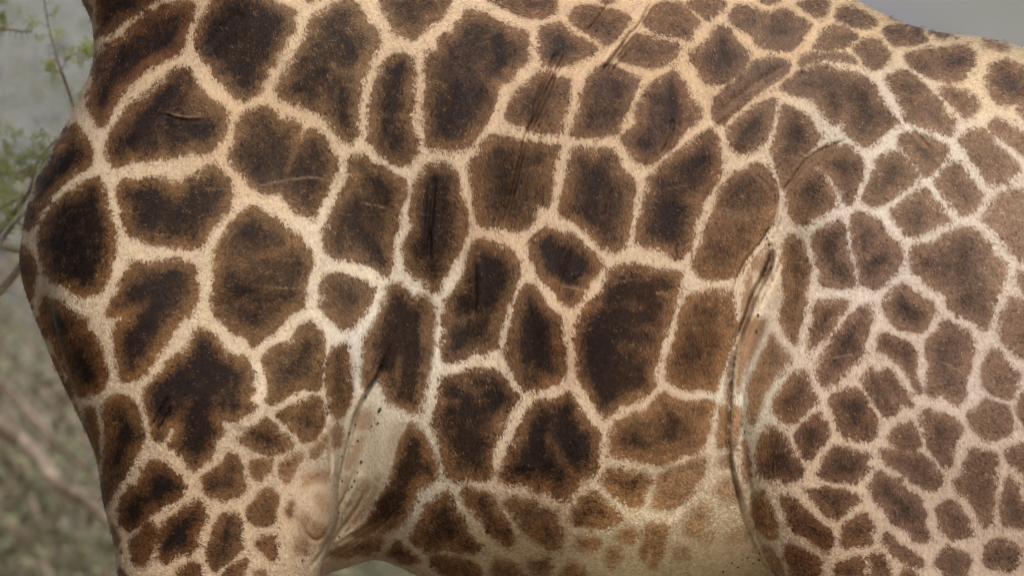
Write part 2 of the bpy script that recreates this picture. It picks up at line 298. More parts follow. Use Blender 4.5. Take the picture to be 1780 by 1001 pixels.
U .9 1 2.5|150,40 170,90 200,150 180,220 140,270 80,335 40,290 10,210 30,140 80,90
P .8 1 2.5|790,130 850,150 900,210 920,270 960,340 990,400 930,450 870,450 840,410 800,440 760,430 730,370 715,280 740,200
U .8 1 2.5|240,245 310,260 380,280 450,290 410,340 440,370 390,420 370,460 280,460 220,450 120,410 160,370 180,300
U .6 1 3|500,275 560,270 640,280 730,290 790,330 860,430 840,490 780,500 720,470 660,420 590,380 520,330
U .9 1 2.5|60,505 130,490 180,480 250,500 340,510 390,555 340,590 280,640 240,670 190,640 150,590 100,540
U .6 1 2.5|490,390 530,420 610,440 640,500 740,550 740,590 770,640 750,690 800,780 740,800 690,780 640,720 570,690 540,640 500,590 460,550 430,480 460,430
U .4 1 3|1020,260 1090,270 1160,290 1180,350 1160,420 1170,500 1150,600 1150,680 1110,720 1080,690 1070,640 1030,580 990,530 940,500 930,460 980,400 1000,320
U .5 1 3|1250,260 1300,240 1400,240 1400,440 1340,440 1300,380 1250,340 1220,290
U .5 1 3|1240,430 1280,460 1310,520 1340,600 1400,640 1400,690 1300,720 1220,710 1200,640 1200,540
U .6 1 2.5|900,550 960,600 1000,660 1040,760 980,780 920,785 870,740 840,680 830,600
P .9 1 2.5|840,535 920,540 960,570 1010,630 1070,690 1140,730 1160,780 1150,830 1120,860 1060,820 980,760 920,730 890,680 880,610
U .9 1 2.5|400,635 430,660 460,700 440,760 440,810 370,820 280,830 270,770 290,700 340,670
U .7 1 2.5|520,745 580,770 620,820 690,870 740,920 750,945 690,940 620,910 560,860 540,820 510,790
U .6 1 2.5|880,825 940,850 1010,870 1030,920 1000,970 1000,1040 880,1040 860,960 810,930
U .6 1 2.5|1130,810 1180,785 1240,800 1300,840 1305,900 1280,960 1200,970 1130,950 1100,880
U .7 1 2.5|240,930 320,905 400,890 410,950 420,1040 230,1040
U .7 1 2.5|440,880 500,870 540,920 560,980 560,1040 460,1040 440,960
U .6 1 2.5|620,970 680,960 740,1040 600,1040
P .4 1 3|890,820 950,830 1010,860 1080,910 1090,980 1060,1040 900,1040 920,950 880,880
P .1 1 3|700,520 750,510 790,590 810,640 840,730 820,790 770,770 710,700 690,640 680,560
P -.1 .9 4|750,820 800,830 840,900 870,1000 840,1040 790,930
Q .7 1 3|290,30 340,40 400,70 480,110 470,150 410,170 330,150 240,110 250,60
Q .5 1 3|210,145 270,150 350,190 370,220 310,270 210,290 110,290 140,230 170,170
Q .4 1 3|510,170 580,145 660,145 720,170 770,220 760,245 680,260 580,265 540,220
Q .3 .9 3|550,95 600,105 620,125 560,115
Q .5 .95 3|740,150 840,175 940,200 930,220 830,218 770,185
Q -.2 .9 5|1080,225 1160,230 1260,265 1230,290 1130,285 1090,250
Q .5 1 3|410,225 480,230 530,280 560,320 530,370 460,415 420,380 380,320 340,290 380,250
Q .5 .95 3|40,330 110,300 200,300 310,310 370,350 350,370 270,350 160,350 90,370 30,390
Q .6 1 3|-20,450 60,400 150,380 250,400 340,420 430,450 480,510 500,590 560,650 610,710 550,750 490,800 430,850 370,830 330,780 280,740 280,700 230,720 180,680 140,620 90,580 40,550 -40,540 -80,510
Q .5 1 2.5|530,450 590,420 640,410 700,440 760,500 820,560 860,620 910,680 940,710 910,780 860,775 780,740 700,720 640,690 620,620 600,560 550,500
Q .6 1 3|640,310 740,290 850,290 930,260 1010,270 1050,320 1040,390 990,430 960,480 880,480 800,460 720,410 660,370
Q .3 1 3|830,510 900,500 1000,530 1060,570 1080,620 1030,670 980,680 930,630 880,570
Q .6 1 4|1150,370 1210,350 1290,370 1400,420 1400,600 1330,610 1260,600 1200,610 1140,560 1110,490 1130,420
Q .3 1 3|950,820 1010,770 1080,750 1150,790 1190,860 1260,910 1310,980 1260,1030 1180,1070 1120,1055 1080,990 1030,930 1000,870
Q .3 1 3|1110,720 1180,690 1250,720 1400,830 1400,960 1330,900 1250,830 1180,790
Q .3 1 4|1290,630 1400,620 1400,720 1340,700
R .2 1 3|1290,740 1400,760 1400,900 1330,860 1300,800
"""
# marks inside the patches, painted shade of the neck creases among them: tile, half width, amount (+ darker, - paler), course
STROKES = """
E 14 -1.1|570,800 540,880 500,990
E 16 -.6|600,420 500,480
E 18 -.7|700,520 740,600
E 22 -.9|880,420 800,430 760,380
E 22 .7|780,200 860,260 880,340
E 20 .7|820,520 830,700
E 22 .6|620,440 700,420
E 16 -.5|990,660 1180,670
E 40 .9|230,60 150,200 30,290
E 30 .5|220,330 200,420
A 26 .9|1060,440 950,560 860,680 760,820
A 24 .6|1000,720 1150,760 1240,740
A 26 -.9|950,880 930,780
A 40 -.6|1140,560 1100,640 1210,640
A 22 .8|1060,150 950,260 860,330 700,330
A 30 -.7|1040,240 880,330 760,450 700,520
A 30 .6|600,380 620,480 590,600
A 24 .6|600,60 600,160
A 30 .8|460,900 330,1000 260,1080
B 40 .8|450,440 420,600 480,720
B 26 -1|1020,240 1020,330
B 40 .5|820,300 900,380 1040,420 1160,300
B 26 .7|1000,740 880,860 900,980
B 30 .5|780,860 820,840
B 40 -.7|1060,920 940,1140 860,1280
B 28 -1|640,1000 800,960 880,900
B 30 .6|830,1040 730,1140 740,1240
C 30 .8|320,160 340,240
C 34 .8|400,420 490,430 500,520
C 30 -.6|330,300 440,270
C 26 -.9|990,850 1050,730 1110,640
C 40 .8|1160,330 1140,450
C 40 .7|1080,560 940,560 900,680
C 40 .7|1350,520 1180,600 1140,760 1150,900
C 30 -.7|1400,420 1300,600 1240,640
C 34 .7|720,830 700,880
F 22 -.9|320,660 450,630 540,560
F 30 -.4|100,700 240,690
F 40 .6|250,520 340,520
F 40 .6|150,820 320,880 300,1020
F 26 .6|900,350 880,480 980,560 1040,700
F 26 .5|1020,230 1080,340
F 24 -.8|1180,240 1140,300
F 28 -.8|1090,470 1050,540
F 22 -.5|600,250 560,350
F 40 .5|330,60 300,160
F 34 .5|640,60 600,160 620,300
F 22 .4|800,850 850,880
G 24 .7|590,330 580,420 480,500
G 24 -.5|640,520 560,560
G 24 -.6|560,740 650,720
D 22 -.6|400,500 520,510
D 30 .6|600,440 680,480
D 26 .6|430,600 470,640
D 26 .7|790,660 700,760 620,840
D 26 .6|980,760 960,880
D 20 -.6|520,720 480,860
I 26 -1|560,510 480,470 440,390
I 30 .8|560,220 560,420
I 40 .6|330,520 330,640 250,700
I 30 -.5|650,380 600,440
I 30 .5|940,200 880,330
I 26 .6|720,540 740,660
I 36 -.6|900,560 860,700
I 30 .6|1180,430 1250,500
I 24 .5|1080,700 1150,660
I 36 .5|560,900 600,1100
I 34 -.5|780,1000 760,1120
J 24 .8|150,400 150,600
J 24 .7|180,200 230,260
J 26 -.5|60,430 90,520
J 26 -.5|270,540 320,600
J 34 .7|850,560 900,680
J 26 .7|1050,680 970,760
J 20 -.8|900,800 960,830 1060,850
J 34 .6|1130,200 1100,330
J 34 .6|480,700 470,900
J 24 .6|330,900 400,960
K 30 -.9|240,120 330,200 400,160
K 30 .5|300,260 340,320
K 28 -1.2|740,470 830,520 880,540
K 40 .6|780,200 800,330
K 34 .8|560,560 540,660
K 24 -1|360,540 400,600 450,600
K 20 -1|220,650 310,660
K 34 -.7|500,800 560,780 460,850
K 30 .8|370,800 380,930
K 34 -1.1|830,860 900,960 970,1060
K 26 -.8|790,1100 830,1140
K 34 .8|930,700 980,860 1000,950
K 34 .8|780,820 780,950
O 26 -.9|-100,110 100,80 200,110
O 26 -1|180,230 290,240
O 30 -.8|100,340 280,330 200,400
O 50 .9|20,20 60,60
O 60 1|-30,340 0,480 20,620
N 20 -1|330,860 400,890
O 30 .7|520,330 560,380 480,400
O 26 .7|540,120 620,150
O 30 .7|120,860 180,890
O 34 .6|410,780 380,830
O 34 -.5|500,700 600,820
O 30 -.8|660,200 720,300 660,420
M 26 .7|400,500 390,680
M 26 -.6|230,690 180,650
M 22 -.6|500,560 470,640
M 30 .5|220,820 270,850
M 22 -1|450,40 540,110
M 18 -.8|290,95 420,115 520,160
M 26 .5|680,220 720,330
M 22 -.5|950,70 950,120 890,170
M 30 -.5|900,480 790,500 870,440
M 30 .6|880,700 820,780
M 34 .7|1120,740 1130,820
N 30 -.9|560,260 480,330 560,340
N 40 .7|380,400 360,520
N 30 .5|560,60 520,120
N 30 .7|740,230 830,240
N 36 -.8|660,440 850,430 980,400
N 30 .6|620,580 700,640
N 30 .6|1120,720 1150,760 1110,900
R 26 .7|240,110 290,160
R 26 .6|110,180 80,280
R 22 -1.1|160,140 210,220 250,300
R 26 .6|590,140 520,230
R 26 .5|200,560 210,700 280,740
R 22 -.7|480,560 420,640
R 24 .7|400,520 410,600
R 26 .7|420,700 520,660
R 34 .6|780,690 900,700
R 34 .6|990,550 970,740
R 30 -.9|1210,740 1080,700 1180,800
R 30 .7|1080,860 1000,900
R 30 .6|940,220 1000,320
R 20 -.7|1250,110 1300,160
S 30 .7|640,90 700,180
S 26 .7|160,220 200,150
S 26 .6|330,220 230,400
S 22 .8|570,540 600,570
S 22 .8|470,580 490,660 560,700
S 24 -.9|520,560 580,640
S 26 .6|650,360 660,460
S 34 .6|860,320 850,420
S 30 .6|350,680 360,780
S 26 .6|840,800 840,900
U 30 .6|540,480 680,650
U 22 -.6|540,300 640,300 720,300
Q 30 .8|200,560 230,640
Q 40 .6|400,560 430,680
Q 22 -.8|310,620 290,700
Q 34 .8|930,340 1000,380
Q 30 -.5|700,330 780,340
Q 34 .6|1230,460 1280,520
Q 26 -.5|620,640 700,580
P 30 .6|240,120 220,180
P 30 .6|10,200 60,240
L 30 -.8|430,690 560,660
L 30 -.8|420,730 520,800
H 30 .8|900,260 830,360 850,440
H 28 .8|760,540 700,640
H 24 -.6|950,420 900,440
H 26 .7|1090,660 1100,740 1000,780
G 30 .9|1180,60 1160,200 1080,420
G 24 -.8|1190,60 1260,140
G 30 .5|1200,560 1180,600
H 24 .6|520,830 620,822
G 24 .8|1100,120 1070,300 1050,460
G 22 .7|1250,120 1230,300 1220,480
G 20 -.9|1290,100 1280,300
G 16 -1|1140,420 1130,600
H 26 .9|800,400 720,560 640,680
H 20 -.8|960,300 900,520 820,660
G 26 .6|800,380 800,640
"""
# pale scars and stray hairs, plus a painted highlight along the neck ridge: half width, amount, course (flank pixels)
SCARS_GLINT = """
1.0 1|440,325 500,312 542,308 575,314
1.0 .8|461,499 530,502
.9 .8|628,352 674,362
1.0 .9|1437,623 1488,615
1.0 .8|1638,629 1677,650
.8 .7|1377,456 1400,456
.9 .7|1179,784 1218,778
1.8 .9|289,195 305,201 322,205 340,205 357,203
.8 .5|350,328 400,328 440,323
.9 .6|1052,497 1080,489 1105,485
.8 .6|1146,507 1176,519
.8 .5|776,413 800,430
.8 .5|1150,330 1200,322
.8 .5|700,372 745,373
.8 .5|1235,600 1210,640
1.0 .8|972,496 1020,505
"""
CTRL = """
250 50|192 163 130|92 64 44|45 36 36
120 400|202 176 145|104 76 50|36 27 23
100 650|200 174 144|108 74 42|38 25 17
300 650|200 173 143|105 78 52|44 33 31
300 900|194 163 132|86 57 34|35 26 22
450 250|205 172 138|110 87 64|56 46 43
600 50|208 178 145|116 94 72|64 55 53
450 480|208 180 148|112 86 60|58 47 43
600 480|222 202 175|112 92 72|68 57 51
650 600|228 214 196|112 88 68|60 46 38
700 600|222 206 186|110 86 66|58 45 37
720 830|205 188 165|112 84 60|60 44 34
612 850|172 152 126|110 84 62|62 46 34
630 780|186 168 142|125 98 74|70 52 38
520 660|222 195 165|112 88 62|58 48 42
480 900|202 172 140|96 70 46|58 42 28
540 870|190 163 134|150 118 92|90 70 55
800 150|210 178 145|110 86 66|60 52 52
850 400|205 172 140|108 82 60|54 45 43
850 650|212 187 158|102 78 57|44 36 34
760 500|222 202 178|108 84 60|50 40 36
1000 600|205 170 138|102 73 50|42 32 30
950 800|205 175 145|102 73 50|40 31 29
900 900|192 164 132|112 82 57|58 44 35
1100 950|238 214 176|165 128 90|95 68 48
1280 960|242 216 178|185 145 104|90 68 50
1050 60|205 170 135|112 88 70|73 64 63
1150 150|205 172 135|110 86 70|70 60 60
1200 350|212 182 152|116 90 70|62 53 52
1200 620|207 177 147|108 80 56|60 43 33
1150 730|202 172 140|120 92 66|70 51 36
1280 680|215 200 175|138 106 76|96 68 46
1320 480|218 192 162|134 104 78|84 62 46
1350 80|205 170 135|112 92 77|80 72 71
1500 50|212 180 140|118 96 78|86 78 79
1700 100|218 188 150|128 102 82|93 83 80
1500 200|212 192 172|117 94 76|76 64 60
1600 300|220 202 184|132 108 88|94 80 72
1750 400|218 195 175|142 118 100|106 90 82
1500 450|216 196 180|127 102 86|82 70 66
1700 650|205 182 165|127 102 86|93 76 68
1450 650|205 178 155|114 88 72|68 56 52
1400 800|200 170 142|97 72 56|56 44 40
1600 850|195 168 145|107 84 70|72 58 52
1750 900|190 162 140|110 86 70|78 64 56
1400 950|190 160 132|98 67 46|56 41 33
"""  # belly colours are lightened to make up for the shade underneath
# relief of the hide: G groove / R ridge (half width, depth mm) and S step (half width, height mm, flank side raised: L or R of the course), flank pixels
RELIEF = """
G 11 7|422,18 390,50 359,90
G 4 4|335,30 315,60 288,78 255,108
R 12 6|330,55 290,92 250,118
G 8 7|333,120 318,150 298,188 280,215
R 2.5 5|289,194 305,200 322,204 340,204 357,202
G 3 8|285,199 305,206 325,210 350,208
G 3.2 12|1060,4 1045,27 1020,57
G 3.4 14|1100,50 1084,76 1066,99 1048,129
G 3.4 14|1134,4 1116,39 1092,70 1068,99 1050,120
R 5 2|1110,60 1075,105
G 3.2 14|988,87 970,120 949,159 928,207 916,231 910,255 901,297 886,355 874,400
G 3 11|970,87 955,120 934,168 925,205
G 3 12|964,132 955,162 940,192 922,225
R 3 3|978,105 948,175 932,220
G 2.6 3|905,270 895,310
G 2.2 2|863,153 856,192 829,237
G 3.6 11|1170,205 1167,240 1152,267
R 5 3|1175,215 1165,260
G 2.8 8|1470,245 1440,255 1410,270 1389,294 1362,331
G 2.8 7|1440,259 1413,280 1383,307 1362,333
R 4 4|1455,254 1410,283 1375,320
R 7 4|1200,245 1240,215 1290,175 1350,150 1400,120 1450,108 1490,112 1512,126
G 6 3.5|1250,195 1300,155 1370,110 1420,90 1470,88 1500,100
G 3.2 11|757,300 751,370 745,430
G 2.6 6|742,320 736,390
G 3.2 11|748,400 745,450
G 3.2 10|823,448 827,505 823,550
G 2.6 2.5|840,450 843,490
G 2.8 8|994,430 970,490 967,514
G 2.6 6|1065,328 1053,376
R 4 4|1001,478
G 3 3|1009,481
G 3 9|1352,300 1350,349 1347,385 1338,400 1320,427 1296,454 1281,487 1275,514 1276,540
G 5 26|1344,430 1338,460 1323,490 1308,520 1299,550 1288,575 1281,600
S 5 20 R|1284,575 1279,605 1274,640 1271,692 1268,740 1269,790 1281,845 1297,900 1318,950 1349,1010
G 1.8 1|1290,545 1320,541 1350,538
G 2.4 2|1360,550 1345,580
G 3 3|1308,300 1335,322 1342,340
S 5 15 L|674,605 660,640 645,668 629,692 618,715 611,740 599,788 585,851 588,893 570,940 540,982
G 2.2 2.5|690,590 676,608 662,642 648,668 631,695
G 2.8 7|676,608 662,642 648,668 631,695 620,718 613,742 601,790 588,851
G 2.6 9|571,735 574,760 575,788 576,830
R 4 4|566,750 569,800
G 2.8 7|618,815 606,851 591,881
G 2.8 7|642,839 630,869 600,911 570,950 540,983
G 2.8 7|684,893 645,926 610,945 591,956 550,978
R 6 5|630,820 600,880
R 7 6|660,880 620,920 580,950
G 2.5 3|660,760 640,800 625,840
G 2.5 4|650,905 612,930 580,948
G 6 6|570,715 560,745 545,775
R 30 9|545,856
R 26 8|562,884
G 3 6|524,905 532,928 548,940 564,932 573,912
G 5 4|508,870 512,900 520,950 535,972
G 2 2.5|720,620 714,680 710,705
G 2 2.5|735,600 730,660 732,700
G 2 2|700,610 700,660
G 2 2.2|690,520 700,580 695,620
G 3 9|265,742 285,705 292,690
G 3 8|280,745 296,710
R 2.5 2|108,600 125,650 140,720
G 3 5|1560,200 1590,230 1620,262
R 40 7|330,330 420,520
G 40 8|560,560 600,440 590,300
R 50 8|1450,200
R 50 8|1500,420
G 40 8|1290,250 1270,380
R 60 8|1000,560
G 30 6|1100,830 1180,900
R 40 8|480,640 440,760
G 22 6|150,720 190,860 230,960
R 22 6|700,960 780,940
G 60 8|820,560
"""
FLECKS = """
606,752 4|618,737 3|637,690 4|645,669 4|658,663 3.5|660,712 5|652,728 3.5|646,740 3|657,735 2.5|593,792 5|628,802 5|622,820 3.5|617,835 3|612,845 3.5|606,850 3|595,835 2.5|540,795 3|588,890 3|590,873 2.5|634,790 2.5|645,760 2|622,765 2.5|612,775 2.5|590,932 3|525,972 4|762,788 3.5|713,772 4|700,598 3.5|1345,312 3.5|1347,340 3.5|1322,408 3|1333,415 4|1337,425 3|1338,440 4|1342,465 4|1328,478 4.5|1320,489 3.5|1308,512 3.5|1340,500 2.5|1276,518 5|1281,546 3.5|1286,570 3|1304,532 3|1316,577 5|1318,548 3|1294,750 3.5|1311,778 3|1289,785 2|1293,704 2|1321,960 5|1319,972 4|1309,979 3|1257,992 6|1272,977 4|1283,985 3|1300,968 2.5|1271,968 2|1290,972 2|1350,300 3|1332,400 3
"""


# ---------------------------------------------------------------- terrain
def terrain():
    t = NT('dry_savanna_ground'); tc = t.n('ShaderNodeTexCoord')
    n1 = t.noise(tc.outputs['Object'], .35, 5, .6); n2 = t.noise(tc.outputs['Object'], 6, 3, .6)
    c = t.mix(t.ramp(n1, .38, .6), (.29, .235, .16, 1), (.42, .34, .24, 1))
    t.put(t.b.inputs['Base Color'], t.mix(t.math('MULTIPLY', t.ramp(n2, .35, .7), .6), c, (.17, .155, .08, 1)))
    t.b.inputs['Roughness'].default_value = .95
    xs = np.concatenate([-np.geomspace(2600, 3, 40), np.linspace(-2.5, 2.5, 9), np.geomspace(3, 2600, 40)])
    ys = np.concatenate([-np.geomspace(120, 3, 20), np.linspace(-2, 4, 10), np.geomspace(5, 2600, 60)])
    V = []; F = []
    for y in ys:
        for x in xs:
            r = max(0, math.hypot(x, y) - 12)
            V.append((x, y, min(.05 * r, .5) * math.sin(x * .05 + 1) * math.cos(y * .04)))
    nx = len(xs)
    for j in range(len(ys) - 1):
        for i in range(nx - 1): F.append((j * nx + i, j * nx + i + 1, (j + 1) * nx + i + 1, (j + 1) * nx + i))
    o = mesh_obj('ground', V, F, t.m); o['kind'] = 'structure'; o['label'] = 'dry grassy ground under and behind the giraffe'
    # far hillside, with haze put into its cover colours
    def hill(name, y0, depth, h, seed, c1, c2, c3, label, gain, floor=0.0):
        t = NT(name + '_cover'); tc = t.n('ShaderNodeTexCoord')
        a = t.noise(tc.outputs['Object'], .035, 4, .55); b = t.noise(tc.outputs['Object'], .22, 4, .6)
        c = t.mix(t.ramp(a, .4, .6), (*c1, 1), (*c2, 1))
        t.put(t.b.inputs['Base Color'], t.mix(t.math('MULTIPLY', t.ramp(b, .42, .62), .6), c, (*c3, 1)))
        t.b.inputs['Roughness'].default_value = .95
        r = np.random.default_rng(seed); ph = r.uniform(0, 6.28, 12); fr = r.uniform(.5, 3, 12)
        V = []; F = []; nx, ny = 161, 40
        for j in range(ny):
            s = j / (ny - 1)
            for i in range(nx):
                x = -1600 + 3200 * i / (nx - 1)
                ridge = h * (1 + .25 * sum(math.sin(fr[k] * x * .006 + ph[k]) for k in range(6)) / 2.5) * gain(x)
                z = floor + ridge * math.sin(min(s * 1.25, 1) * math.pi / 2) ** 1.3 + 1.2 * math.sin(x * .05 + 9 * s + ph[3]) * s * 2
                V.append((x, y0 + depth * s, z - .8 * (s == 0)))
        for j in range(ny - 1):
            for i in range(nx - 1): F.append((j * nx + i, j * nx + i + 1, (j + 1) * nx + i + 1, (j + 1) * nx + i))
        o = mesh_obj(name, V, F, t.m); o['kind'] = 'structure'; o['label'] = label
    hill('hills', 420, 500, 120, 3, (.178, .178, .160), (.155, .150, .185), (.145, .153, .122), 'far hillside filling the background, haze put into its colour', lambda x: 1)
terrain()

# ---------------------------------------------------------------- shrubs behind the giraffe
bark_brown = simple_mat('brown_bark', (.26, .19, .135), .85, .45, 40)
bark_pale = simple_mat('pale_grey_bark', (.30, .235, .175), .85, .45, 30)
bark_dead = simple_mat('dead_twig_bark', (.26, .20, .15), .85, .45, 30)
leaf_fresh = simple_mat('fresh_green_leaves', (.32, .33, .11), .6, .4, 9, col2=(.18, .21, .07))
leaf_olive = simple_mat('olive_green_leaves', (.17, .17, .095), .7, .45, 5)
leaf_grey = simple_mat('grey_green_leaves', (.20, .20, .135), .75, .4, 4)
leaf_deep = simple_mat('deep_green_leaves', (.08, .092, .06), .7, .4, 4)

def unit(v): v = np.asarray(v, float); return v / max(np.linalg.norm(v), 1e-9)
def frond(bag, p, d, L, leaf):
    d = unit(d); s = unit(np.cross(d, [0, -1, .2])); n = np.cross(s, d)
    for k in range(9):
        q = p + d * L * (k + 1) / 9.5 + n * .004 * math.sin(k)
        for sg in (-1, 1):
            a = unit(s * sg + d * .35 + n * random.uniform(-.4, .4)); l = leaf * random.uniform(.7, 1.1) * (1 - .35 * abs(k - 4) / 5)
            w = unit(np.cross(a, n)) * l * .22
            o = len(bag.V); bag.V += [q, q + a * l * .5 + w, q + a * l, q + a * l * .5 - w]; bag.F.append((o, o + 1, o + 2, o + 3))
def leafcluster(bag, p, r, n, leaf):
    for _ in range(n):
        q = p + np.array([random.gauss(0, r), random.gauss(0, r), random.gauss(0, r * .8)])
        a = unit([random.gauss(0, 1) for _ in range(3)]); b = unit(np.cross(a, [random.gauss(0, 1) for _ in range(3)]))
        l = leaf * random.uniform(.6, 1.2)
        o = len(bag.V); bag.V += [q - a * l, q + b * l * .4, q + a * l, q - b * l * .4]; bag.F.append((o, o + 1, o + 2, o + 3))
def wander(p, d, L, n, bend, grav=0.0):
    p = np.array(p, float); d = unit(d); out = [p.copy()]
    for _ in range(n):
        d = unit(d + np.array([random.gauss(0, bend) for _ in range(3)]) + np.array([0, 0, grav])); p = p + d * L / n; out.append(p.copy())
    return np.array(out)
def shrub(name, base, height, spread, mat, leafmat, label, cat, n_stems=6, leafn=18, leaf=.02, sub=5, group=None, lean=(0, 0, 0), crad=.12, rstem=.02):
    root = empty(name, tuple(base), label, cat, group)
    lv = Bag()
    for s in range(n_stems):
        b = Bag(); an = random.uniform(0, 6.28)
        d = np.array([math.cos(an) * spread, math.sin(an) * spread, 1.0]) + lean
        L = height * random.uniform(.75, 1.1)
        path = wander(base + np.array([math.cos(an), math.sin(an), 0]) * .05, d, L, 12, .13)
        b.add(tube(path, np.linspace(rstem, rstem * .25, 13), 6, .1))
        for k in range(sub):
            i = random.randint(3, 11); p0 = path[i]
            dd = unit(path[i] - path[i - 1]) + np.array([random.gauss(0, .8), random.gauss(0, .8), random.gauss(.1, .4)])
            q = wander(p0, dd, L * random.uniform(.2, .45), 7, .2); b.add(tube(q, np.linspace(rstem * .45, rstem * .12, 8), 5))
            for m in range(3):
                j = random.randint(2, 7); r_ = wander(q[j], unit(q[j] - q[j - 1]) + np.array([random.gauss(0, .8) for _ in range(3)]), L * .14, 4, .25)
                b.add(tube(r_, np.linspace(rstem * .16, rstem * .06, 5), 4))
                if leafn: leafcluster(lv, r_[-1], crad, leafn, leaf)
            if leafn: leafcluster(lv, q[-1], crad, leafn, leaf)
        mesh_obj('branch', b.V, b.F, mat, root)
    if leafn:
        o = mesh_obj('foliage', lv.V, lv.F, leafmat, root, smooth=False); o['kind'] = 'stuff'
    return root

# leafy thorn shrub just behind the chest
def near_shrub():
    Y = 1.3
    base = np.array([-1.62, Y + .3, 0.0])
    root = empty('acacia_shrub', tuple(base), 'thorny shrub with fresh green feathery leaves just left of the giraffe chest', 'shrub')
    def br(pts, r0, r1, mat, y=Y):
        w = np.array([to_world(u, v, y + .06 * math.sin(i * 1.7)) for i, (u, v) in enumerate(pts)])
        w = smoothline(w, 2, False); b = Bag(); b.add(tube(w, r1 + (r0 - r1) * np.linspace(1, 0, len(w)) ** 2.2, 7, .08))
        for i in range(1, len(w) - 1, 2):                       # thorns
            d = unit(np.cross(unit(w[i + 1] - w[i - 1]), [0, 1, 0])) * random.choice((-1, 1)) + np.array([0, random.uniform(-.5, .5), .3])
            b.add(tube(np.array([w[i], w[i] + unit(d) * .018]), [r1 * .5 + .0005, .0003], 4))
        mesh_obj('branch', b.V, b.F, mat, root); return w
    # stems that leave the ground outside the picture
    s1 = [tuple(x) for x in [(-520, 2300), (-420, 1700), (-300, 1200), (-150, 800), (-60, 560), (40, 470), (120, 300), (160, 240), (129, 190), (118, 155), (105, 120), (95, 90), (87, 60), (80, 25), (74, -20), (66, -120)]]
    w1 = br(s1, .020, .0012, bark_brown)
    w2 = br([(-450, 1800), (-330, 1250), (-220, 850), (-120, 560), (0, 400), (45, 345), (56, 320), (60, 292), (72, 270), (92, 248), (108, 238)], .02, .002, bark_brown)
    w3 = br([(-220, 850), (-140, 700), (-60, 560), (-10, 440), (8, 410), (22, 392), (40, 372), (60, 360)], .014, .004, bark_pale)
    w4 = br([(-140, 560), (-60, 470), (-10, 432), (5, 430), (20, 436), (34, 438)], .010, .004, bark_pale)
    w5 = br([(-120, 60), (-40, 50), (0, 53), (20, 52), (40, 56), (56, 54)], .004, .002, bark_pale)
    w6 = br([(-60, 400), (0, 362), (20, 352), (45, 340), (56, 330)], .004, .0015, bark_brown)
    w7 = br([(-80, 310), (-10, 308), (15, 303), (50, 298), (62, 296)], .003, .0014, bark_brown)
    w8 = br([(105, 122), (112, 112), (118, 104), (120, 98)], .0016, .001, bark_brown)
    w9 = br([(112, 106), (128, 96), (140, 90), (152, 86)], .0016, .001, bark_brown)
    lv = Bag()
    def fr(u, v, dx, dz, L=.035, leaf=.008, n=3, y=Y):
        for _ in range(n):
            p = to_world(u + random.uniform(-5, 5), v + random.uniform(-5, 5), y + random.uniform(-.05, .05))
            frond(lv, p, [dx + random.gauss(0, .35), random.gauss(0, .4), dz + random.gauss(0, .35)], L * random.uniform(.7, 1.2), leaf * random.uniform(.8, 1.2))
    for (u, v, dx, dz, n) in [(108, 92, 1, .2, 2), (118, 98, 1, .5, 3), (132, 90, 1, 0, 5), (142, 92, 1, -.1, 6), (150, 86, 1, .3, 6), (140, 82, 1, .3, 4), (156, 88, 1, 0, 5),
                              (96, 112, -1, -.3, 5), (92, 118, 0, -1, 5), (100, 106, -1, .3, 3), (84, 52, 1, .6, 2), (72, 36, -1, .3, 3), (66, 40, -1, -.5, 2), (86, 34, .5, 1, 2), (78, 70, -1, 0, 2), (90, 66, 1, .2, 2),
                              (4, 20, 0, -1, 6), (2, 36, .3, -1, 6), (0, 10, 0, 1, 5), (132, 170, 1, .5, 3), (140, 165, 1, 1, 3), (35, 28, 0, 1, 1), (10, 50, .2, 1, 1)]:
        fr(u, v, dx, dz, n=n)
    for _ in range(95):
        u = random.uniform(-5, 110); v = random.gauss(290, 38)
        if u + (v - 215) * .42 > 118 or v < 225: continue
        fr(u, v, random.uniform(-1, 1), random.uniform(-.6, 1), n=2, L=.035)
    for _ in range(25): fr(random.uniform(-5, 35), random.uniform(330, 390), random.uniform(-1, 1), random.uniform(-1, 1), n=1)
    for _ in range(200):                                         # the rest of the crown, left of the picture
        fr(random.uniform(-420, -15), random.uniform(-150, 700), random.uniform(-1, 1), random.uniform(-1, 1), n=3, L=.05, y=Y + random.uniform(-.1, .3))
    o = mesh_obj('foliage', lv.V, lv.F, leaf_fresh, root, smooth=False); o['kind'] = 'stuff'
near_shrub()

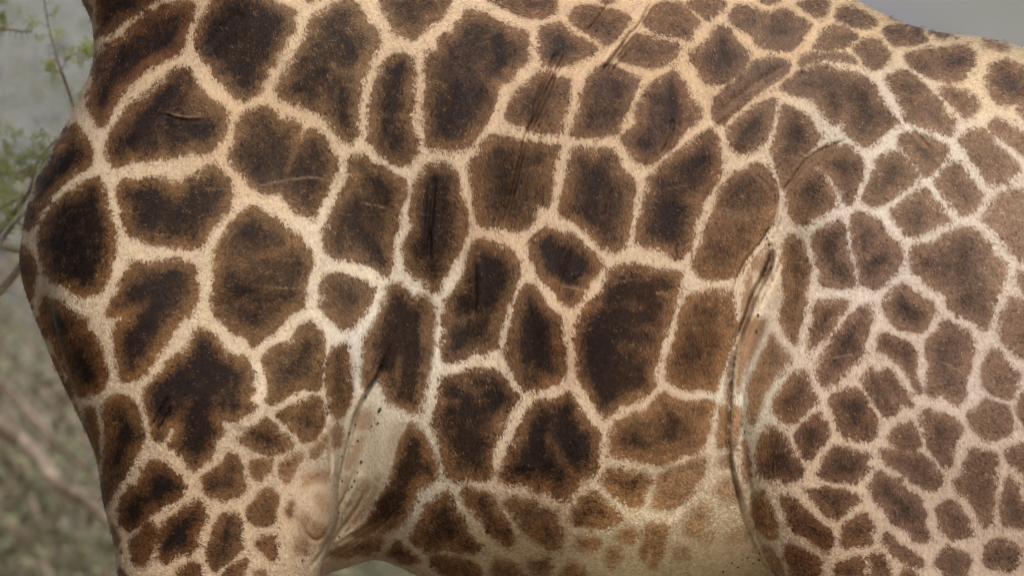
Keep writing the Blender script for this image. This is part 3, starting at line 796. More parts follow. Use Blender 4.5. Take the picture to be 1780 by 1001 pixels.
def tangle():
    Y = 6.5
    root = empty('bare_thorn_bush', (-2.1, Y, 0), 'bare tangled thorn bush with one thick pale branch, low behind the giraffe chest', 'shrub')
    def br(pts, r0, r1, mat, y, name='branch'):
        w = np.array([to_world(u, v, y + .15 * math.sin(i * 1.3)) for i, (u, v) in enumerate(pts)])
        w = smoothline(w, 2, False); b = Bag(); b.add(tube(w, np.linspace(r0, r1, len(w)), 8, .1)); mesh_obj(name, b.V, b.F, mat, root)
        return w
    br([(-900, 2150), (-700, 1500), (-400, 900), (-200, 720), (-80, 700), (0, 742), (35, 765), (62, 788), (82, 812), (105, 846), (145, 868), (190, 902), (260, 960), (340, 1010), (430, 1120)], .035, .014, bark_pale, Y - .9)
    br([(-500, 1500), (-240, 1050), (-120, 900), (-20, 880), (20, 915), (55, 945), (75, 975), (92, 1010), (120, 1100)], .02, .008, bark_dead, Y + .2)
    br([(-300, 800), (-100, 620), (-10, 650), (30, 690), (90, 760), (130, 800), (180, 840), (260, 900)], .016, .006, bark_dead, Y + .4)
    b = Bag()
    for i in range(130):
        u, v = random.uniform(-160, 330), random.uniform(470, 1080)
        an = random.gauss(-.75, .55)
        if random.random() < .3: an = random.uniform(0, 3.1)
        p = to_world(u, v, Y + random.uniform(-.5, 3.5))
        q = wander(p, [math.cos(an), random.gauss(0, .35), math.sin(an)], random.uniform(.25, .7), 8, .13)
        r = random.choice((.003, .004, .006, .009, .012)); b.add(tube(q, np.linspace(r, r * .4, 9), 5))
    o = mesh_obj('twigs', b.V, b.F, bark_dead, root); o['kind'] = 'stuff'
    lv = Bag()
    for i in range(26):
        p = to_world(random.uniform(-200, 260), random.uniform(520, 1060), Y + random.uniform(.2, 1.8)); leafcluster(lv, p, .06, 14, .012)
    o = mesh_obj('foliage', lv.V, lv.F, leaf_olive, root, smooth=False); o['kind'] = 'stuff'
tangle()
G = 'bushes scattered behind the giraffe'
for (x, y, h, sp, lm, lab, leafn, crad) in [
        (-2.3, 7.5, 2.5, .45, leaf_olive, 'olive green bush right behind the bare thorn bush', 40, .17),
        (-1.7, 13, 2.6, .5, leaf_grey, 'grey green bush behind the giraffe chest, beyond the olive one', 46, .22),
        (-3.4, 20, 3.6, .5, leaf_deep, 'taller dark green bush at the far left', 46, .3),
        (-.9, 22, 2.0, .6, leaf_grey, 'low grey green bush seen under the giraffe belly', 40, .28),
        (.9, 17, 2.2, .5, leaf_olive, 'olive green bush hidden behind the giraffe barrel', 34, .25),
        (3.2, 24, 2.3, .5, leaf_deep, 'dark green bush behind the giraffe rump', 34, .3)]:
    shrub('bush', np.array([x, y, 0.0]), h, sp, bark_brown, lm, lab, 'bush', n_stems=9, leafn=leafn, leaf=.035, sub=6, group=G, crad=crad)

# ---------------------------------------------------------------- the giraffe
def W(pts, y):                               # outline given on the flank -> metres, for a thing at depth y
    k = PX * (y - CAM_Y) / FOCUS; p = np.asarray(pts, float)
    return np.stack([(p[:, 0] - 890) * k, CAM_Z - (p[:, 1] - 500.5) * k], 1)
BACK = [(1470, -8), (1500, 8), (1540, 28), (1600, 52), (1660, 62), (1720, 67), (1780, 84), (1840, 108), (1910, 160), (1970, 240), (2000, 350), (2005, 500), (1985, 650), (1940, 800), (1880, 930)]
CHEST = [(205, 1001), (199, 940), (190, 912), (179, 872), (174, 830), (167, 790), (150, 750), (131, 710), (106, 660), (81, 600), (56, 540), (39, 490), (33, 450), (39, 410), (44, 370), (60, 318), (85, 272), (118, 215), (148, 165), (163, 120), (166, 92), (163, 60), (161, 40), (152, 20), (141, 0)]
torso = CHEST + [(100, -110), (20, -400), (-60, -900), (-120, -1250), (-200, -1330), (-340, -1330), (-520, -1290), (-640, -1260), (-680, -1310), (-640, -1380), (-480, -1440), (-330, -1520), (-200, -1560), (-60, -1540), (40, -1440), (90, -1250),
        (230, -900), (400, -520), (560, -300), (700, -200), (820, -150), (950, -130), (1080, -120), (1200, -95), (1340, -50)] + BACK + \
        [(1800, 1010), (1600, 1030), (1349, 1001), (1339, 997), (1250, 1022), (1100, 1040), (950, 1038), (800, 1022), (730, 1003), (708, 990), (675, 976), (655, 970), (640, 973), (618, 981), (594, 988), (570, 995), (556, 1003), (480, 1060), (330, 1080), (235, 1050)]
fore = [(100, 330), (180, 130), (330, 40), (470, 120), (560, 260), (620, 400), (652, 520), (658, 600), (640, 665), (616, 720), (600, 788), (588, 850), (590, 893), (575, 935), (556, 990), (548, 1050), (520, 1150), (480, 1300), (455, 1450), (445, 1600), (455, 1680), (450, 1760), (425, 1850), (415, 2050), (412, 2250), (430, 2330), (440, 2459),
        (270, 2459), (285, 2380), (320, 2300), (325, 2100), (320, 1900), (300, 1780), (300, 1690), (310, 1600), (290, 1450), (258, 1300), (228, 1150), (207, 1010), (199, 940), (182, 872), (178, 830), (172, 800), (140, 700), (100, 600), (80, 450)]
hind = [(1352, 200), (1420, 118), (1500, 110), (1620, 90), (1780, 130), (1900, 220), (1960, 330), (1975, 500), (1955, 650), (1910, 800), (1860, 930), (1810, 1100), (1775, 1250), (1755, 1400), (1765, 1520), (1790, 1600), (1800, 1660), (1770, 1760), (1740, 1900), (1725, 2100), (1715, 2250), (1730, 2340), (1740, 2459),
        (1570, 2459), (1590, 2380), (1620, 2300), (1630, 2100), (1630, 1900), (1630, 1760), (1620, 1660), (1590, 1560), (1540, 1430), (1480, 1290), (1410, 1140), (1349, 1003), (1330, 975), (1316, 929), (1296, 863), (1280, 800), (1268, 740), (1268, 692), (1272, 640), (1278, 600), (1292, 560), (1308, 515), (1328, 470), (1345, 430), (1352, 350)]
torsoW, foreW, hindW = smoothline(W(torso, 0.0), 1), smoothline(W(fore, -.2), 1), smoothline(W(hind, -.2), 1)
GS = .008; gx0, gz0 = -2.1, -.05
NX, NZ = int(3.7 / GS), int(5.1 / GS)
gX, gZ = np.meshgrid(gx0 + GS * np.arange(NX), gz0 + GS * np.arange(NZ))
GP = np.stack([gX.ravel(), gZ.ravel()], 1)
gU, gV = 890 + gX / PX, 500.5 - (gZ - CAM_Z) / PX
def prof(D, T, R):
    d = D / R; return np.where(d < 0, T * T * 2 * d, T * T * (1 - (1 - np.minimum(d, 1)) ** 2))
Dt = poly_sdf(GP, torsoW).reshape(gX.shape)
Tt = np.interp(gU, [0, 300, 500, 640, 760, 900, 1000, 1180, 1280, 1400, 1800, 2000], [.27, .31, .30, .28, .312, .345, .36, .33, .292, .28, .28, .22])
nf = np.interp(gV, [-1100, -500, -120, 80], [0, .25, .8, 1])
Tt = .11 + (Tt - .11) * nf; Rt = .13 + (np.where(gU > 640, np.interp(gV, [350, 750], [.5, .34]), .5) - .13) * nf; Rt = blur(Rt, 12)
H2 = blur(prof(Dt, Tt, Rt), 3)
Df = poly_sdf(GP, foreW).reshape(gX.shape)
Rf = np.interp(gV, [300, 900, 1150, 1400, 1700, 2300], [.22, .17, .13, .09, .075, .07]); Tf = np.interp(gV, [50, 400, 700, 900, 1150, 1400], [.15, .175, .17, .15, .12, .09])
Tf = np.where(gV > 1400, Rf, Tf); Cf = np.interp(gV, [50, 500, 700], [.12, .185, .208])
F2 = blur(prof(Df, Tf, Rf), 2)
Dh = poly_sdf(GP, hindW).reshape(gX.shape)
Rh = np.interp(gV, [300, 900, 1150, 1400, 1700, 2300], [.2, .16, .16, .10, .08, .07]); Th = np.interp(gV, [50, 400, 900, 1150, 1400], [.15, .165, .165, .14, .10])
Th = np.where(gV > 1400, Rh, Th); Ch = np.interp(gV, [100, 400, 700], [.13, .195, .215])
Hh2 = blur(prof(Dh, Th, Rh), 2)
Kf = np.interp(gV, [450, 650], [.035, .008]); Kh = np.interp(gV, [250, 450], [.03, .006])
def smax(a, b, k):
    h = np.maximum(k - np.abs(a - b), 0) / k; return np.maximum(a, b) + h * h * k * .25
def field(x, y, z):
    a = (x - gx0) / GS; b = (z - gz0) / GS; ay = np.abs(y); s = lambda im: bilinear(im, a, b)
    f = s(H2) - y * y
    f = smax(f, s(F2) - (ay - s(Cf)) ** 2, s(Kf)); f = smax(f, s(Hh2) - (ay - s(Ch)) ** 2, s(Kh))
    return f
def surface_nets():
    fx = np.arange(-1.14, 1.12, .0030); fz = np.arange(1.70, 2.99, .0030)
    xs = np.concatenate([np.arange(-2.0, -1.14, .02), fx, np.arange(1.15, 1.5, .02)])
    zs = np.concatenate([np.arange(-.02, 1.70, .02), fz, np.arange(3.0, 4.95, .02)])
    ys = np.arange(-.43, .4301, .02)
    A, B = np.meshgrid((xs - gx0) / GS, (zs - gz0) / GS, indexing='ij')
    s = lambda im: bilinear(im, A.ravel(), B.ravel()).reshape(A.shape).astype(np.float32)
    h2, f2, cf, kf, hh, ch, kh = map(s, (H2, F2, Cf, Kf, Hh2, Ch, Kh))
    vol = np.empty((len(xs), len(ys), len(zs)), np.float32)
    for j, y in enumerate(ys):
        f = h2 - y * y; f = smax(f, f2 - (abs(y) - cf) ** 2, kf); vol[:, j] = smax(f, hh - (abs(y) - ch) ** 2, kh)
    vol[:, :, 0] = -1; vol[:, :, -1] = -1
    ins = vol > 0
    cnt = np.zeros((len(xs) - 1, len(ys) - 1, len(zs) - 1), np.uint8)
    for a in (0, 1):
        for b in (0, 1):
            for c in (0, 1): cnt += ins[a:len(xs) - 1 + a, b:len(ys) - 1 + b, c:len(zs) - 1 + c]
    act = (cnt > 0) & (cnt < 8); I, J, K = np.nonzero(act)
    idx = np.full(cnt.shape, -1, np.int32); idx[I, J, K] = np.arange(len(I))
    P = np.zeros((len(I), 3)); N = np.zeros(len(I)); cs = [(a, b, c) for a in (0, 1) for b in (0, 1) for c in (0, 1)]
    ax = (xs, ys, zs)
    for e0 in cs:
        for k in range(3):
            if e0[k]: continue
            e1 = list(e0); e1[k] = 1
            v0 = vol[I + e0[0], J + e0[1], K + e0[2]]; v1 = vol[I + e1[0], J + e1[1], K + e1[2]]
            m = (v0 > 0) != (v1 > 0); t = np.where(m, v0 / np.where(m, v0 - v1, 1), 0)
            c0 = np.stack([xs[I + e0[0]], ys[J + e0[1]], zs[K + e0[2]]], 1); c1 = np.stack([xs[I + e1[0]], ys[J + e1[1]], zs[K + e1[2]]], 1)
            P += np.where(m[:, None], c0 + (c1 - c0) * t[:, None], 0); N += m
    P /= N[:, None]
    quads = []
    # edges along each axis
    def add(mask_i, o):
        pass
    sx, sy, sz = ins.shape
    e = ins[:-1, 1:-1, 1:-1] != ins[1:, 1:-1, 1:-1]; i, j, k = np.nonzero(e); j += 1; k += 1
    q = np.stack([idx[i, j - 1, k - 1], idx[i, j, k - 1], idx[i, j, k], idx[i, j - 1, k]], 1); fl = ins[i, j, k]; q[~fl] = q[~fl][:, ::-1]; quads.append(q)
    e = ins[1:-1, :-1, 1:-1] != ins[1:-1, 1:, 1:-1]; i, j, k = np.nonzero(e); i += 1; k += 1
    q = np.stack([idx[i - 1, j, k - 1], idx[i - 1, j, k], idx[i, j, k], idx[i, j, k - 1]], 1); fl = ins[i, j, k]; q[~fl] = q[~fl][:, ::-1]; quads.append(q)
    e = ins[1:-1, 1:-1, :-1] != ins[1:-1, 1:-1, 1:]; i, j, k = np.nonzero(e); i += 1; j += 1
    q = np.stack([idx[i - 1, j - 1, k], idx[i, j - 1, k], idx[i, j, k], idx[i - 1, j, k]], 1); fl = ins[i, j, k]; q[~fl] = q[~fl][:, ::-1]; quads.append(q)
    Q = np.concatenate(quads); Q = Q[(Q >= 0).all(1)]
    for it in range(3):                                           # settle the vertices on the surface
        x, y, z = P.T; h = 1e-3; f = field(x, y, z)
        g = np.stack([(field(x + h, y, z) - field(x - h, y, z)), (field(x, y + h, z) - field(x, y - h, z)), (field(x, y, z + h) - field(x, y, z - h))], 1) / (2 * h)
        st = -f / np.maximum((g ** 2).sum(1), 1e-4); st = g * st[:, None]; L = np.linalg.norm(st, axis=1); st *= np.minimum(1, .012 / np.maximum(L, 1e-9))[:, None]
        keep = (z > 0.0)
        P += st * keep[:, None]
    return P, Q, -g / np.maximum(np.linalg.norm(g, axis=1), 1e-6)[:, None]
P, Q, Nrm = surface_nets()

# coat and relief maps on the flank, 1.5 units a cell
CS = 1.5; u0, v0, u1, v1 = -80, -80, 1880, 1120
mu, mv = np.meshgrid(np.arange(u0, u1, CS), np.arange(v0, v1, CS)); MS = mu.shape
sdf = np.full(MS, -60.0); coreM = np.zeros(MS); strM = np.ones(MS); softM = np.full(MS, 2.5)
def box(pts, pad):
    lo = pts.min(0) - pad; hi = pts.max(0) + pad
    i0, j0 = max(int((lo[0] - u0) / CS), 0), max(int((lo[1] - v0) / CS), 0)
    i1, j1 = min(int((hi[0] - u0) / CS) + 2, MS[1]), min(int((hi[1] - v0) / CS) + 2, MS[0])
    return (slice(j0, j1), slice(i0, i1)) if i1 > i0 and j1 > j0 else None
def rd(line):
    head, pts = line.split('|'); return head.split(), np.array([[float(c) for c in p.split(',')] for p in pts.split()])
def tile(t, pts): return pts / 3.3375 + np.array(TO[t])
for line in PATCHES.strip().splitlines():
    (t, co, st, sf), pts = rd(line); pts = tile(t, pts)
    q = np.roll(pts, -1, 0); pts = np.stack([.82 * pts + .18 * q, .18 * pts + .82 * q], 1).reshape(-1, 2)
    b = box(pts, 40)
    if b is None: continue
    d = poly_sdf(np.stack([mu[b].ravel(), mv[b].ravel()], 1), pts).reshape(mu[b].shape)
    m = d > sdf[b]
    sdf[b] = np.where(m, d, sdf[b]); coreM[b] = np.where(m, float(co), coreM[b]); strM[b] = np.where(m, float(st), strM[b]); softM[b] = np.where(m, float(sf), softM[b])
strokeM = np.zeros(MS)
for line in STROKES.strip().splitlines():
    (t, w, a), pts = rd(line); pts = smoothline(tile(t, pts), 1, False); w = float(w) / 3.3375 * 1.25; b = box(pts, 3 * w)
    if b is None: continue
    d, _, _ = seg_dist(np.stack([mu[b].ravel(), mv[b].ravel()], 1), pts); strokeM[b] += (float(a) * np.exp(-(d / w) ** 2)).reshape(mu[b].shape)
reliefM = np.zeros(MS); grooveM = np.zeros(MS)
for line in RELIEF.strip().splitlines():
    head, pts = rd(line); w, a = float(head[1]), float(head[2]) / 1000; pts = pts if len(pts) == 1 else smoothline(pts, 1, False)
    b = box(pts, (28 if head[0] == 'S' else 6) * w)
    if b is None: continue
    X = np.stack([mu[b].ravel(), mv[b].ravel()], 1)
    if len(pts) == 1: d = np.hypot(*(X - pts[0]).T); side = par = np.full(len(X), .5)
    else: d, side, par = seg_dist(X, pts)
    end = np.clip(np.minimum(par, 1 - par) * 6, .15, 1) if len(pts) > 1 else 1
    if head[0] in 'GS' and w < 5: grooveM[b] = np.maximum(grooveM[b], np.exp(-(d / (w * 1.3 + 1.5)) ** 2).reshape(mu[b].shape))
    if head[0] == 'G': h = -a * np.exp(-(d / w) ** 2) + .25 * a * np.exp(-((d - 2 * w) / w) ** 2)
    elif head[0] == 'R': h = a * np.exp(-(d / w) ** 2)
    else:
        sgn = side if head[3] == 'R' else -side            # image y points down: positive side lies right of the course
        h = np.where(sgn * -1 > 0, 1, 0) * a * np.exp(-d / (8 * w)) * (1 - .35 * np.exp(-(d / (.8 * w)) ** 2)) - np.where(sgn * -1 > 0, 0, 1) * a * .7 * np.exp(-(d / w) ** 2)
    reliefM[b] += (h * end).reshape(mu[b].shape)
reliefM = blur(reliefM, 1)
scarGlintM = np.zeros(MS)
for line in SCARS_GLINT.strip().splitlines():
    (w, a), pts = rd(line); b = box(pts, 12); d, _, par = seg_dist(np.stack([mu[b].ravel(), mv[b].ravel()], 1), pts)
    scarGlintM[b] = np.maximum(scarGlintM[b], (float(a) * np.exp(-(d / (float(w) * 1.5)) ** 2) * np.clip(np.minimum(par, 1 - par) * 5, .3, 1)).reshape(mu[b].shape))
# broad flesh: gentle undulation of muscle and rib
mus = np.zeros(MS)
for k in range(26):
    a = rng.uniform(0, 6.28); f = rng.uniform(.008, .03); mus += np.sin((mu * math.cos(a) + mv * math.sin(a)) * f + rng.uniform(0, 6.28)) * .0015 / (f / .015)
for k in range(9):
    d, _, _ = seg_dist(np.stack([mu.ravel(), mv.ravel()], 1), [(800 + 52 * k, 150), (770 + 56 * k, 450), (800 + 52 * k, 800)]); mus += .0042 * np.exp(-(d.reshape(MS) / 17) ** 2)
reliefM += mus
ctrl = []  # armpit recess beside the elbow: tan skin with its shade darkened in
for line in CTRL.strip().splitlines():
    a, b, c, d = line.split('|'); ctrl.append([*map(float, a.split()), *lin([float(x) for x in b.split()]), *lin([float(x) for x in c.split()]), *lin([float(x) for x in d.split()])])
ctrl = np.array(ctrl)
def palette(U, V):
    out = np.zeros((len(U), 9)); ws = np.zeros(len(U))
    for c in ctrl:
        w = 1 / (((U - c[0]) ** 2 + (V - c[1]) ** 2) + 900.) ** 1.6; out += w[:, None] * c[2:]; ws += w
    out /= ws[:, None]; out[:, :3] *= np.array((.94, .99, 1.04)); rr = np.clip((U - 1200) / 350, 0, 1)[:, None]; out[:, 3:6] *= (1.10, 1.03, .95) * (1 - rr) + np.array((1.02, .99, .96)) * rr; out[:, 6:] *= (.60, .54, .50); return out
def flank_uv(P):
    y = -np.abs(P[:, 1]); k = FOCUS / (PX * (y - CAM_Y)); return 890 + P[:, 0] * k, 500.5 - (P[:, 2] - CAM_Z) * k
def coat(U, V):
    gx, gy = (U - u0) / CS, (V - v0) / CS
    s = lambda im: bilinear(im, gx, gy)
    S, C, T, F = s(sdf) + 2.9, s(coreM), s(strM), s(softM); K = s(strokeM); SC = s(scarGlintM)
    out = np.maximum(np.maximum(-14 - U, U - 1794), np.maximum(-14 - V, V - 1015))        # distance outside the traced field
    o = out > -30
    if o.any():
        r = np.random.default_rng(11); seeds = []
        for (a0, a1, b0, b1, st) in ((-900, 2200, -2000, -20, 115), (-300, 60, -20, 1030, 100), (1750, 2200, -20, 1030, 100), (0, 2000, 1010, 1500, 85), (0, 2000, 1500, 2470, 55)):
            for a in np.arange(a0, a1, st):
                for b in np.arange(b0, b1, st): seeds.append((a + r.uniform(-.38, .38) * st, b + r.uniform(-.38, .38) * st))
        seeds = np.array(seeds); so_ = np.maximum(np.maximum(-14 - seeds[:, 0], seeds[:, 0] - 1794), np.maximum(-14 - seeds[:, 1], seeds[:, 1] - 1015)); seeds = seeds[so_ > 20]
        Uo, Vo = U[o], V[o]; d1 = np.full(len(Uo), 1e9); d2 = np.full(len(Uo), 1e9)
        for a, b in seeds:
            d = np.hypot(Uo - a, Vo - b); d2 = np.where(d < d1, d1, np.minimum(d2, d)); d1 = np.minimum(d1, d)
        vor = np.minimum((d2 - d1) * .5 - 9, out[o] * .8 + 2)
        better = vor > S[o]; idx = np.nonzero(o)[0][better]
        S[idx] = vor[better]; C[idx] = .7; T[idx] = 1; F[idx] = 2.5
        K = np.where(out > 0, 0, K); SC = np.where(out > 0, 0, SC)
    return S, C, T, F, K, SC, palette(np.clip(U, 0, 1780), np.clip(V, 0, 1000))
U, V = flank_uv(P)
gx, gy = (U - u0) / CS, (V - v0) / CS
edge = np.clip(np.minimum(np.minimum(U - u0, u1 - 20 - U), np.minimum(V - v0, v1 - 20 - V)) / 60, 0, 1)
disp = bilinear(reliefM, gx, gy) * edge
P[:, 1] += np.sign(P[:, 1]) * disp * np.clip(np.abs(Nrm[:, 1]) * 2.2, 0, 1)
S, C, T, F, K, SC, PAL = coat(U, V)
giraffe = empty('giraffe', (0, 0, 0), 'giraffe standing side-on, its dark brown patched flank, shoulder and thigh filling the view', 'giraffe')
me = bpy.data.meshes.new('body')
me.vertices.add(len(P)); me.vertices.foreach_set('co', P.astype(np.float32).ravel())
me.loops.add(len(Q) * 4); me.loops.foreach_set('vertex_index', Q.astype(np.int32).ravel())
me.polygons.add(len(Q)); me.polygons.foreach_set('loop_start', np.arange(0, len(Q) * 4, 4, dtype=np.int32)); me.polygons.foreach_set('use_smooth', np.ones(len(Q), bool))
me.update(calc_edges=True); me.validate()
def fattr(name, a):
    at = me.attributes.new(name, 'FLOAT', 'POINT'); at.data.foreach_set('value', a.astype(np.float32))
def cattr(name, a):
    at = me.attributes.new(name, 'FLOAT_COLOR', 'POINT'); at.data.foreach_set('color', np.concatenate([a, np.ones((len(a), 1))], 1).astype(np.float32).ravel())
for n_, a_ in (('sdf', S), ('coreamt', C), ('strength', T), ('soft', F), ('stroke', K), ('scar_glint', SC)): fattr(n_, a_)
ALB = .80
cattr('linecol', PAL[:, :3] * ALB); cattr('edgecol', PAL[:, 3:6] * ALB); cattr('corecol', PAL[:, 6:] * ALB)
body = bpy.data.objects.new('body', me); COL.objects.link(body); body.parent = giraffe

def coat_material():
    t = NT('giraffe_coat'); tc = t.n('ShaderNodeTexCoord'); ob = tc.outputs['Object']
    wv = t.noise(ob, 3, 2); 
    warp = t.n('ShaderNodeVectorMath', operation='MULTIPLY_ADD')
    nz = t.n('ShaderNodeTexNoise'); nz.inputs['Scale'].default_value = 9; t.put(nz.inputs['Vector'], ob)
    t.put(warp.inputs[0], nz.outputs['Color']); warp.inputs[1].default_value = (.03, .03, .03); t.put(warp.inputs[2], ob)
    hv = t.mapping(warp.outputs[0], (0, math.radians(28), 0), (430, 300, 130))
    hair = t.noise(hv, 1.0, 2, .6)
    hv2 = t.mapping(warp.outputs[0], (0, math.radians(22), 0), (190, 150, 70))
    hair2 = t.noise(hv2, 1.0, 2, .6)
    n_big = t.noise(ob, 26, 3, .6); n_mid = t.noise(ob, 90, 2, .55); blotch = t.noise(ob, 11, 4, .6)
    c0 = lambda x, a: t.math('MULTIPLY', t.math('SUBTRACT', x, .5), a)
    add = lambda *xs: xs[0] if len(xs) == 1 else t.math('ADD', xs[0], add(*xs[1:]))
    S_ = t.attr('sdf'); soft = t.attr('soft')
    Sn = add(S_, c0(n_big, 13), t.math('MULTIPLY', add(c0(n_mid, 16), c0(hair2, 15), c0(hair, 13)), t.ramp(t.noise(ob, 5, 2), .35, .65, .5, 1.4)))
    mask = t.math('MULTIPLY', t.ramp(Sn, t.math('MULTIPLY', soft, -1.0), soft), t.attr('strength'))
    c = add(t.math('MULTIPLY', t.attr('coreamt'), t.math('MULTIPLY', t.ramp(add(Sn, c0(blotch, 16)), 1.0, 32.0), .95)), t.math('MULTIPLY', t.attr('stroke'), .4), c0(blotch, .5), c0(n_big, .3), c0(hair, .8), c0(hair2, .6))
    edge = t.attr('edgecol', 'Color'); core = t.attr('corecol', 'Color'); line = t.attr('linecol', 'Color')
    pale = t.mix(1.0, edge, (1.5, 1.42, 1.32, 1), 'MULTIPLY')
    pcol = t.mix(t.math('MULTIPLY', c, -1.0, clamp=True), t.mix(t.math('MULTIPLY', c, 1.0, clamp=True), edge, core), pale)
    lcol = t.mix(t.math('MULTIPLY', t.ramp(Sn, -9.0, -1.0), .35), line, t.mix(.5, line, edge))
    col = t.mix(mask, lcol, pcol)
    sc = t.math('MULTIPLY', t.attr('scar_glint'), .6)
    col = t.mix(sc, col, (.34, .22, .13, 1))
    br = add(1.0, c0(hair, .55), c0(hair2, .35), c0(n_mid, .22))
    vm = t.n('ShaderNodeVectorMath', operation='SCALE'); t.put(vm.inputs[0], col); t.put(vm.inputs['Scale'], br)
    # sparse pale hair tips
    fl = t.n('ShaderNodeTexVoronoi'); t.put(fl.inputs['Vector'], ob); fl.inputs['Scale'].default_value = 55
    dot = t.math('MULTIPLY', t.ramp(fl.outputs['Distance'], .10, .04), t.ramp(t.noise(ob, 30, 1), .52, .62))
    col = t.mix(t.math('MULTIPLY', dot, .2), vm.outputs[0], (.42, .34, .28, 1))
    t.put(t.b.inputs['Base Color'], col)
    t.b.inputs['Roughness'].default_value = .7; t.b.inputs['Specular IOR Level'].default_value = .08
    t.b.inputs['Sheen Weight'].default_value = .0; t.b.inputs['Sheen Roughness'].default_value = .5; t.b.inputs['Sheen Tint'].default_value = (1, .93, .85, 1)
    bp = t.n('ShaderNodeBump'); bp.inputs['Strength'].default_value = .55; bp.inputs['Distance'].default_value = .004
    t.put(bp.inputs['Height'], add(c0(hair, .6), c0(hair2, .7), c0(n_mid, .25)))
    t.put(t.b.inputs['Normal'], bp.outputs[0])
    return t.m
coatm = coat_material(); me.materials.append(coatm)

# parts beyond the picture: hooves, mane, tail, ears, horns
horn_m = simple_mat('dark_hoof_horn', (.045, .035, .03), .5, .4, 30)
hair_m = simple_mat('reddish_brown_mane', (.16, .075, .035), .8, .5, 60)
dark_hair = simple_mat('black_tail_hair', (.02, .015, .013), .7, .4, 60)
def blob(name, c, r, mat, seg=12, flat=0.0, rot=0.0, parent=giraffe):
    V = []; F = []
    for i in range(seg // 2 + 1):
        th = math.pi * i / (seg // 2)
        for k in range(seg):
            ph = 2 * math.pi * k / seg; x, y, z = r[0] * math.sin(th) * math.cos(ph), r[1] * math.sin(th) * math.sin(ph), r[2] * math.cos(th)
            x, z = x * math.cos(rot) - z * math.sin(rot), x * math.sin(rot) + z * math.cos(rot)
            V.append((c[0] + x, c[1] + y, c[2] + z))
    for i in range(seg // 2):
        for k in range(seg): k2 = (k + 1) % seg; F.append((i * seg + k, (i + 1) * seg + k, (i + 1) * seg + k2, i * seg + k2))
    return mesh_obj(name, V, F, mat, parent)
for s in (-1, 1):
    for (u, n) in ((350, 0), (1650, 0)):
        x = (u - 890) * PX; V = []; F = []
        for i, (z, a, b) in enumerate(((.0, .105, .085), (.05, .098, .078), (.10, .085, .07), (.14, .078, .066))):
            for k in range(14): ph = 2 * math.pi * k / 14; V.append((x + a * math.cos(ph), s * .2 + b * math.sin(ph), z))
        for i in range(3):
            for k in range(14): k2 = (k + 1) % 14; F.append((i * 14 + k, i * 14 + k2, (i + 1) * 14 + k2, (i + 1) * 14 + k))
        F.append(tuple(range(14))[::-1]); F.append(tuple(42 + k for k in range(14))); mesh_obj('hoof', V, F, horn_m, giraffe)
crest = smoothline(W([(60, -1460), (95, -1250), (235, -900), (405, -520), (565, -300), (690, -210)], 0.0), 2, False)
b = Bag()
for i in range(len(crest) - 1):
    for k in range(26):
        p = crest[i] + (crest[i + 1] - crest[i]) * random.random(); d = crest[i + 1] - crest[i]; n = unit([-d[1], d[0]]); n = n if n[0] > 0 else -n
        y = random.uniform(-.018, .018); q = p + n * .075; w = .004
        o = len(b.V); b.V += [(p[0] - n[0] * .02 - w, y, p[1] - n[1] * .02), (p[0] - n[0] * .02 + w, y, p[1] - n[1] * .02), (q[0] + random.uniform(-.01, .01), y + random.uniform(-.008, .008), q[1] + .015)]; b.F.append((o, o + 1, o + 2))
mn = mesh_obj('mane', b.V, b.F, hair_m, giraffe, smooth=False); mn['kind'] = 'stuff'
tl = smoothline([(1.28, 0, 2.72), (1.38, 0, 2.6), (1.42, 0, 2.3), (1.42, .02, 1.95), (1.41, .03, 1.6)], 2, False)
mesh_obj('tail', *tube(tl, np.linspace(.045, .014, len(tl)), 9), coatm, giraffe)
b = Bag()
for k in range(60):
    b.add(tube(wander((1.41, .03, 1.62), [random.gauss(0, .12), random.gauss(0, .12), -1], .65, 5, .06), [.004, .004, .0035, .003, .002, .001], 4))
o = mesh_obj('tail_tuft', b.V, b.F, dark_hair, giraffe); o['kind'] = 'stuff'
for s in (-1, 1):
    blob('ear', (-1.02, s * .17, 4.72), (.035, .10, .05), coatm)
    mesh_obj('horn', *tube([(-1.18, s * .05, 4.76), (-1.16, s * .06, 4.86), (-1.14, s * .065, 4.93)], [.028, .022, .026], 9), dark_hair, giraffe)
    blob('eye', (-1.42, s * .085, 4.66), (.024, .02, .022), dark_hair)

